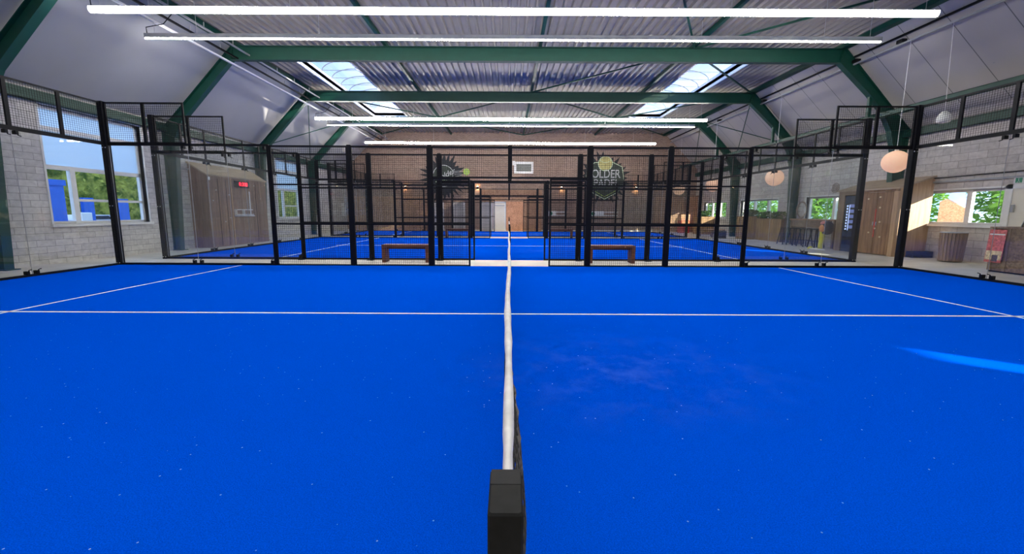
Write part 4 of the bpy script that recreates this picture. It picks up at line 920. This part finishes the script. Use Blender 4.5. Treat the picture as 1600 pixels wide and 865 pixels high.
t = thing('waste_bin', 'round waste bin clad in dark vertical slats below the right window', 'bin', (12.98, 11.55, 0))
MB().lathe((12.98, 11.55, 0), [(0.24, 0.02), (0.265, 0.83), (0.0001, 0.83)], 24).build('liner', 'black', t)
mb = MB()
for k in range(24):
    a = 2 * PI * k / 24; p = Vector((12.98 + 0.25 * math.cos(a), 11.55 + 0.25 * math.sin(a), 0.03)); q = Vector((12.98 + 0.285 * math.cos(a), 11.55 + 0.285 * math.sin(a), 0.85))
    mb.bar(p, q, 0.060, 0.016, (math.cos(a), math.sin(a), 0))
mb.build('slats', 'wood_slat', t)
MB().lathe((12.98, 11.55, 0.85), [(0.29, 0), (0.30, 0.012), (0.24, 0.02), (0.24, 0.0)], 24).build('rim', 'grey', t)
# counter with poster
t = thing('reception_counter', 'brown chip board counter cropped by the right edge', 'counter', (12.1, 8.6, 0))
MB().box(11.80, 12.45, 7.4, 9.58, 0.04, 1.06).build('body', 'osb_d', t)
MB().bev(11.77, 12.50, 7.35, 9.62, 1.06, 1.10, 0.004).build('top', 'wood_slat', t)
MB().box(11.82, 12.43, 7.45, 9.55, 0.0, 0.04).build('plinth', 'black', t)
for y in (9.50, 9.20): MB().box(11.785, 11.80, y, y + 0.06, 0.04, 1.06).build('corner_batten', 'wood_slat', t)
t = thing('poster', 'red and cream poster leaning on the left part of the counter', 'poster', (11.75, 9.37, 0.3))
def lean(z): return 11.72 + (z - 0.25) * 0.055
def pp(y0, y1, z0, z1, mat, nm, dx=0.0):
    mb = MB(); mb.add([(lean(z0) - dx, y0, z0), (lean(z0) - dx, y1, z0), (lean(z1) - dx, y1, z1), (lean(z1) - dx, y0, z1), (lean(z0) + 0.008, y0, z0), (lean(z0) + 0.008, y1, z0), (lean(z1) + 0.008, y1, z1), (lean(z1) + 0.008, y0, z1)],
                      [(0, 1, 2, 3), (7, 6, 5, 4), (0, 4, 5, 1), (1, 5, 6, 2), (2, 6, 7, 3), (3, 7, 4, 0)]); mb.build(nm, mat, t)
pp(9.25, 9.60, 0.24, 1.03, 'redp', 'sheet'); pp(9.26, 9.59, 0.30, 0.52, 'creamp', 'cream_band', 0.002); pp(9.33, 9.45, 0.26, 0.42, 'darkp', 'dark_figure', 0.004); pp(9.27, 9.58, 0.90, 0.93, 'whitem', 'white_line', 0.003)
t = thing('leaflet_box', 'brown wooden leaflet box standing on the counter', 'box', (12.1, 8.95, 1.1))
MB().prism([(8.75, 1.102), (9.12, 1.102), (9.05, 1.38), (8.75, 1.38)], 'x', 11.95, 12.25).build('box_body', 'osb_d', t)
for i in range(3): MB().prism([(9.125 + 0.03 * i, 1.102), (9.135 + 0.03 * i, 1.102), (9.07 + 0.03 * i, 1.33), (9.06 + 0.03 * i, 1.33)], 'x', 11.98, 12.2).build('leaflet', ['whitem', 'darkp', 'whitem'][i], t)
# exit sign
t = thing('exit_sign', 'green and white exit sign on the right wall above the door', 'sign', (XR - 0.02, 10.6, 2.2))
MB().box(XR - 0.03, XR - 0.002, 10.25, 10.80, 2.215, 2.375).build('board', 'whitem', t)
for y in (10.61, 10.42): MB().box(XR - 0.034, XR - 0.03, y, y + 0.15, 2.23, 2.36).build('green_square', 'exitg', t)
mb = MB(); mb.prism([(10.46, 2.295), (10.52, 2.26), (10.52, 2.33)], 'x', XR - 0.037, XR - 0.034); mb.box(XR - 0.037, XR - 0.034, 10.50, 10.56, 2.285, 2.305); mb.build('arrow', 'whitem', t)
mb = MB(); mb.lathe((XR - 0.036, 10.69, 2.335), [(0.0001, -0.013), (0.013, 0), (0.0001, 0.013)], 8); mb.bar((XR - 0.036, 10.69, 2.32), (XR - 0.036, 10.68, 2.28), 0.016, 0.004); mb.bar((XR - 0.036, 10.68, 2.28), (XR - 0.036, 10.72, 2.245), 0.010, 0.004); mb.bar((XR - 0.036, 10.68, 2.28), (XR - 0.036, 10.65, 2.245), 0.010, 0.004); mb.build('running_figure', 'whitem', t)
one(MB().box(XR - 0.06, XR - 0.0, 8.0, 13.0, 2.37, 2.42), 'cable_duct', 'grey', 'long grey cable duct over the near right window', 'duct', (XR, 10.5, 2.4))
one(MB().tube([(XR - 0.03, 13.0, 2.52), (XR - 0.03, 11.6, 2.53), (XR - 0.03, 8.0, 2.56)], 0.015, 6), 'cable', 'black', 'thin cable just above the grey duct on the right wall', 'cable', (XR, 10.5, 2.5))
# wall decorations
mb = MB()
pts = []
for i in range(70): a = i * 0.27; r = 0.02 + 0.0029 * i; pts.append((XR - 0.03, 16.95 + r * math.cos(a), 2.47 + r * math.sin(a)))
mb.tube(pts, 0.014, 5); t = one(mb, 'spiral_decoration', 'wicker', 'round spiral wicker decoration above the window by the cabin', 'wall decoration', (XR, 16.95, 2.47))
t = thing('round_wreath', 'large round dried wreath on the wall above the bar table', 'wreath', (XR - 0.05, 18.8, 1.45))
mb = MB(); rnd = random.Random(5)
for j in range(5):
    pts = [(XR - 0.05 + 0.02 * rnd.uniform(-1, 1), 18.8 + (0.30 + 0.03 * rnd.uniform(-1, 1)) * math.cos(a), 1.55 + (0.36 + 0.03 * rnd.uniform(-1, 1)) * math.sin(a)) for a in [2 * PI * i / 24 for i in range(24)]]
    mb.tube(pts, 0.018, 5, True)
mb.build('twigs', 'wicker', t)
# bar table, stools, plant boxes
t = thing('bar_table', 'long high bar table of chip board under the right windows', 'table', (13.2, 17.2, 0))
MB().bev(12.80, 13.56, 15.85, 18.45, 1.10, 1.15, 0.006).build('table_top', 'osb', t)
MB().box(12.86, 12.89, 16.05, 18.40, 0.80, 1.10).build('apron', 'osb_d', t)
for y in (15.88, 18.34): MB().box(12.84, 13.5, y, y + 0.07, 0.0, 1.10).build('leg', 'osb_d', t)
def stool(x, y, label):
    t = thing('bar_stool', label, 'stool', (x, y, 0), 'black metal stools at the bar table')
    MB().bev(x - 0.15, x + 0.15, y - 0.15, y + 0.15, 0.73, 0.76, 0.01).build('seat', 'black', t)
    for sx in (-1, 1):
        for sy in (-1, 1): MB().bar((x + 0.12 * sx, y + 0.12 * sy, 0.73), (x + 0.20 * sx, y + 0.20 * sy, 0.0), 0.035, 0.03).build('leg', 'black', t)
    mb = MB(); q = [(x - 0.17, y - 0.17), (x + 0.17, y - 0.17), (x + 0.17, y + 0.17), (x - 0.17, y + 0.17)]
    for a, b in zip(q, q[1:] + q[:1]): mb.bar((a[0], a[1], 0.26), (b[0], b[1], 0.26), 0.02, 0.015)
    mb.build('footrest', 'black', t); return t
for i, y in enumerate((16.35, 17.0, 17.65, 18.3)):
    stool(12.55, y, 'black metal bar stool at the long table, %s from the cabin' % ['first', 'second', 'third', 'fourth'][i])
def leaves(c, ext, n, size, seed, mode='box'):
    rnd = random.Random(seed); mb = MB()
    for i in range(n):
        while True:
            p = Vector((rnd.uniform(-1, 1), rnd.uniform(-1, 1), rnd.uniform(-1, 1)))
            if mode == 'box' or p.length < 1: break
        p = Vector((c[0] + p.x * ext[0], c[1] + p.y * ext[1], c[2] + p.z * ext[2]))
        a = Vector((rnd.uniform(-1, 1), rnd.uniform(-1, 1), rnd.uniform(-1, 1))).normalized(); b = a.orthogonal().normalized(); s = size * rnd.uniform(0.6, 1.4)
        mb.quad(p - a * s, p - b * s * 0.45, p + a * s, p + b * s * 0.45)
    return mb
def plantbox(y0, y1, label, seed, x0=12.75, x1=13.35, h=1.12):
    t = thing('plant_box', label, 'planter', ((x0 + x1) / 2, (y0 + y1) / 2, 0), 'wooden plant boxes under the right windows')
    MB().box(x0, x1, y0, y1, 0.0, h).build('box_body', 'planter', t)
    MB().box(x0 + 0.03, x1 - 0.03, y0 + 0.03, y1 - 0.03, h, h + 0.01).build('soil', 'bark', t)
    tag(leaves(((x0 + x1) / 2, (y0 + y1) / 2, h + 0.17), (0.26, (y1 - y0) / 2, 0.17), 420, 0.09, seed).build('foliage', 'leaf_p', t), kind='stuff')
plantbox(19.5, 21.5, 'long plank plant box with dark leaves against the wall, behind the bar table', 1, 13.12, 13.52, 1.12)
plantbox(21.6, 22.3, 'plank plant box whose front catches yellow sunlight behind the long one', 2, 12.5, 13.52, 1.22)
plantbox(26.6, 27.3, 'far plank plant box catching yellow sunlight near the brick wall', 3, 12.35, 13.4, 1.15)
t = thing('low_table', 'low wooden table standing between the two sunlit plant boxes', 'table', (11.9, 23.8, 0))
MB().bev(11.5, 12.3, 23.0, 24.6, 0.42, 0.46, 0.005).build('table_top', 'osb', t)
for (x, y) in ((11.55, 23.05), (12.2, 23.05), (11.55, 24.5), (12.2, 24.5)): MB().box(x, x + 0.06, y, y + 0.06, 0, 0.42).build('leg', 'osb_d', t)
one(MB().bev(11.55, 11.95, 22.2, 22.6, 0, 0.42, 0.02), 'storage_crate', 'navy', 'dark square crate on the floor in front of the low table', 'crate', (11.75, 22.4, 0))
t = thing('drinks_fridge', 'small red drinks cabinet in the far right corner', 'cabinet', (12.2, 28.4, 0))
MB().bev(11.9, 12.5, 28.2, 28.8, 0.0, 0.85, 0.01).build('body', 'red', t); MB().box(11.95, 12.45, 28.19, 28.2, 0.45, 0.8).build('front_panel', 'orange', t)
MB().box(11.9, 12.5, 28.2, 28.8, 0.85, 1.3).build('upper_box', 'osb_b', t)
t = thing('wooden_partition', 'tall brown partition in the far right corner beside the brick wall', 'partition', (12.0, 29.6, 0))
MB().box(10.4, XR - 0.01, 29.55, 29.6, 0, 2.55).build('panel', 'osb', t); MB().box(10.35, XR - 0.01, 29.45, 29.65, 2.55, 2.62).build('top_rail', 'wood_slat', t)
for x in (10.4, 11.5, 12.6): MB().box(x, x + 0.07, 29.5, 29.55, 0, 2.55).build('stud', 'wood_slat', t)
# yellow stand
t = thing('coat_stand', 'bright yellow stand with orange and dark bundle beside the court', 'stand', (11.95, 15.3, 0))
x, y = 11.95, 15.3
MB().tube([(x, y, 0.05), (x + 0.02, y - 0.02, 0.55), (x + 0.02, y - 0.05, 0.80)], [0.085, 0.085, 0.09], 10).build('yellow_tube', 'yellow', t, True)
MB().bar((x - 0.12, y + 0.45, 0.04), (x - 0.12, y - 0.40, 0.04), 0.05, 0.05).build('foot', 'whitem', t); MB().bar((x - 0.12, y + 0.45, 0.03), (x - 0.12, y + 0.30, 0.10), 0.07, 0.06).build('foot_end', 'yellow', t)
mb = MB(); mb.lathe((x + 0.03, y - 0.22, 0.86), [(0.02, -0.26), (0.14, -0.22), (0.20, -0.08), (0.20, 0.10), (0.12, 0.22), (0.02, 0.26)], 14); mb.build('dark_bag', 'navy', t, True)
mb = MB(); mb.lathe((x - 0.13, y - 0.20, 0.86), [(0.01, -0.16), (0.10, -0.12), (0.12, 0.0), (0.08, 0.09), (0.01, 0.12)], 12); mb.build('orange_cloth', 'orange', t, True)
mb = MB(); mb.lathe((x - 0.08, y - 0.16, 1.03), [(0.01, -0.06), (0.10, -0.04), (0.11, 0.02), (0.06, 0.07), (0.01, 0.08)], 12); mb.build('pink_cap', 'pink', t, True)
mb = MB(); mb.tube([(x + 0.05, y, 0.8), (x + 0.05, y - 0.1, 1.2), (x + 0.05, y - 0.05, 1.32)], 0.012, 6); mb.build('handle', 'grey', t)

# ------------------------------------------------------------------ outside
def hedge(c, ext, n, size, seed, mat, label, name='hedge'):
    mb = leaves(c, ext, n, size, seed)
    mb.box(c[0] - ext[0] * 0.6, c[0] + ext[0] * 0.6, c[1] - ext[1] * 0.97, c[1] + ext[1] * 0.97, -0.2, c[2] + ext[2] * 0.85)
    return one(mb, name, mat, label, 'hedge', (c[0], c[1], -0.2))
hedge((-19.6, 27.0, 1.7), (0.8, 17.0, 2.2), 19000, 0.14, 21, 'leaf_l', 'sunlit green hedge seen through the left windows')
def tree(x, y, label, seed, r=2.0, h=3.6, mat='leaf_r'):
    t = thing('tree', label, 'tree', (x, y, -0.2), 'trees outside the right windows')
    MB().tube([(x, y, -0.2), (x + 0.1, y, h * 0.5), (x, y, h)], [0.14, 0.10, 0.05], 8).build('trunk', 'bark', t)
    tag(leaves((x, y, h * 0.62), (r, r, h * 0.62), 5200, 0.13, seed, 'ball').build('crown', mat, t), kind='stuff')
tree(17.5, 18.8, 'bright green tree outside the nearest right window', 31)
tree(19.0, 14.6, 'darker leafy tree outside the nearest right window, nearer one', 32, 1.7)
tree(19.5, 26.0, 'leafy tree outside the window beside the cabin', 33)
tree(20.0, 33.5, 'leafy tree outside the middle right windows', 34, 2.4)
tree(19.5, 40.5, 'leafy tree outside the farthest right windows', 35, 2.6)
t = thing('garden_board', 'orange brown wooden board outside the near right window', 'board', (16.25, 14.75, -0.2))
MB().prism([(14.3, 0.9), (15.2, 0.9), (15.2, 1.85), (15.0, 1.95), (14.3, 1.6)], 'x', 16.2, 16.3).build('panel', 'osb_b', t)
for y in (14.4, 15.1): MB().box(16.22, 16.28, y - 0.04, y + 0.04, -0.21, 0.92).build('leg', 'bark', t)
t = thing('blue_container', 'bright blue container outside the near left window', 'container', (-16, 14.4, 0))
MB().bev(-16.8, -16.0, 13.2, 14.55, -0.2, 2.30, 0.02).build('body', 'blueo', t); MB().box(-16.84, -15.96, 13.16, 14.59, 2.25, 2.45).build('lid', 'blueo', t)
MB().bev(-15.6, -15.3, 14.35, 14.75, -0.2, 1.30, 0.02).build('white_bin', 'whitem', t)
for y, lb in ((15.3, 'left'), (16.75, 'right')):
    one(MB().box(-16.06, -15.94, y - 0.2, y + 0.2, -0.2, 1.85), 'blue_post', 'blueo', 'flat blue post outside the near left window, %s one' % lb, 'post', (-16, y, -0.2), 'blue posts outside the left window')
t = thing('white_car', 'low white vehicle outside the near left window between blue posts', 'car', (-16.9, 16.4, 0))
MB().prism([(15.0, 0.35), (17.6, 0.35), (17.6, 0.95), (17.1, 1.05), (16.7, 1.2), (15.5, 1.2), (15.1, 1.0)], 'x', -17.8, -16.4).build('body', 'whitem', t)
MB().prism([(15.6, 1.02), (16.65, 1.02), (16.5, 1.16), (15.65, 1.16)], 'x', -16.405, -16.39).build('side_window', 'darkpane', t)
for y in (15.5, 17.1): MB().tube([(-16.55, y, 0.10), (-16.38, y, 0.10)], 0.32, 16).build('wheel', 'black', t)
print('objects', len(bpy.data.objects))
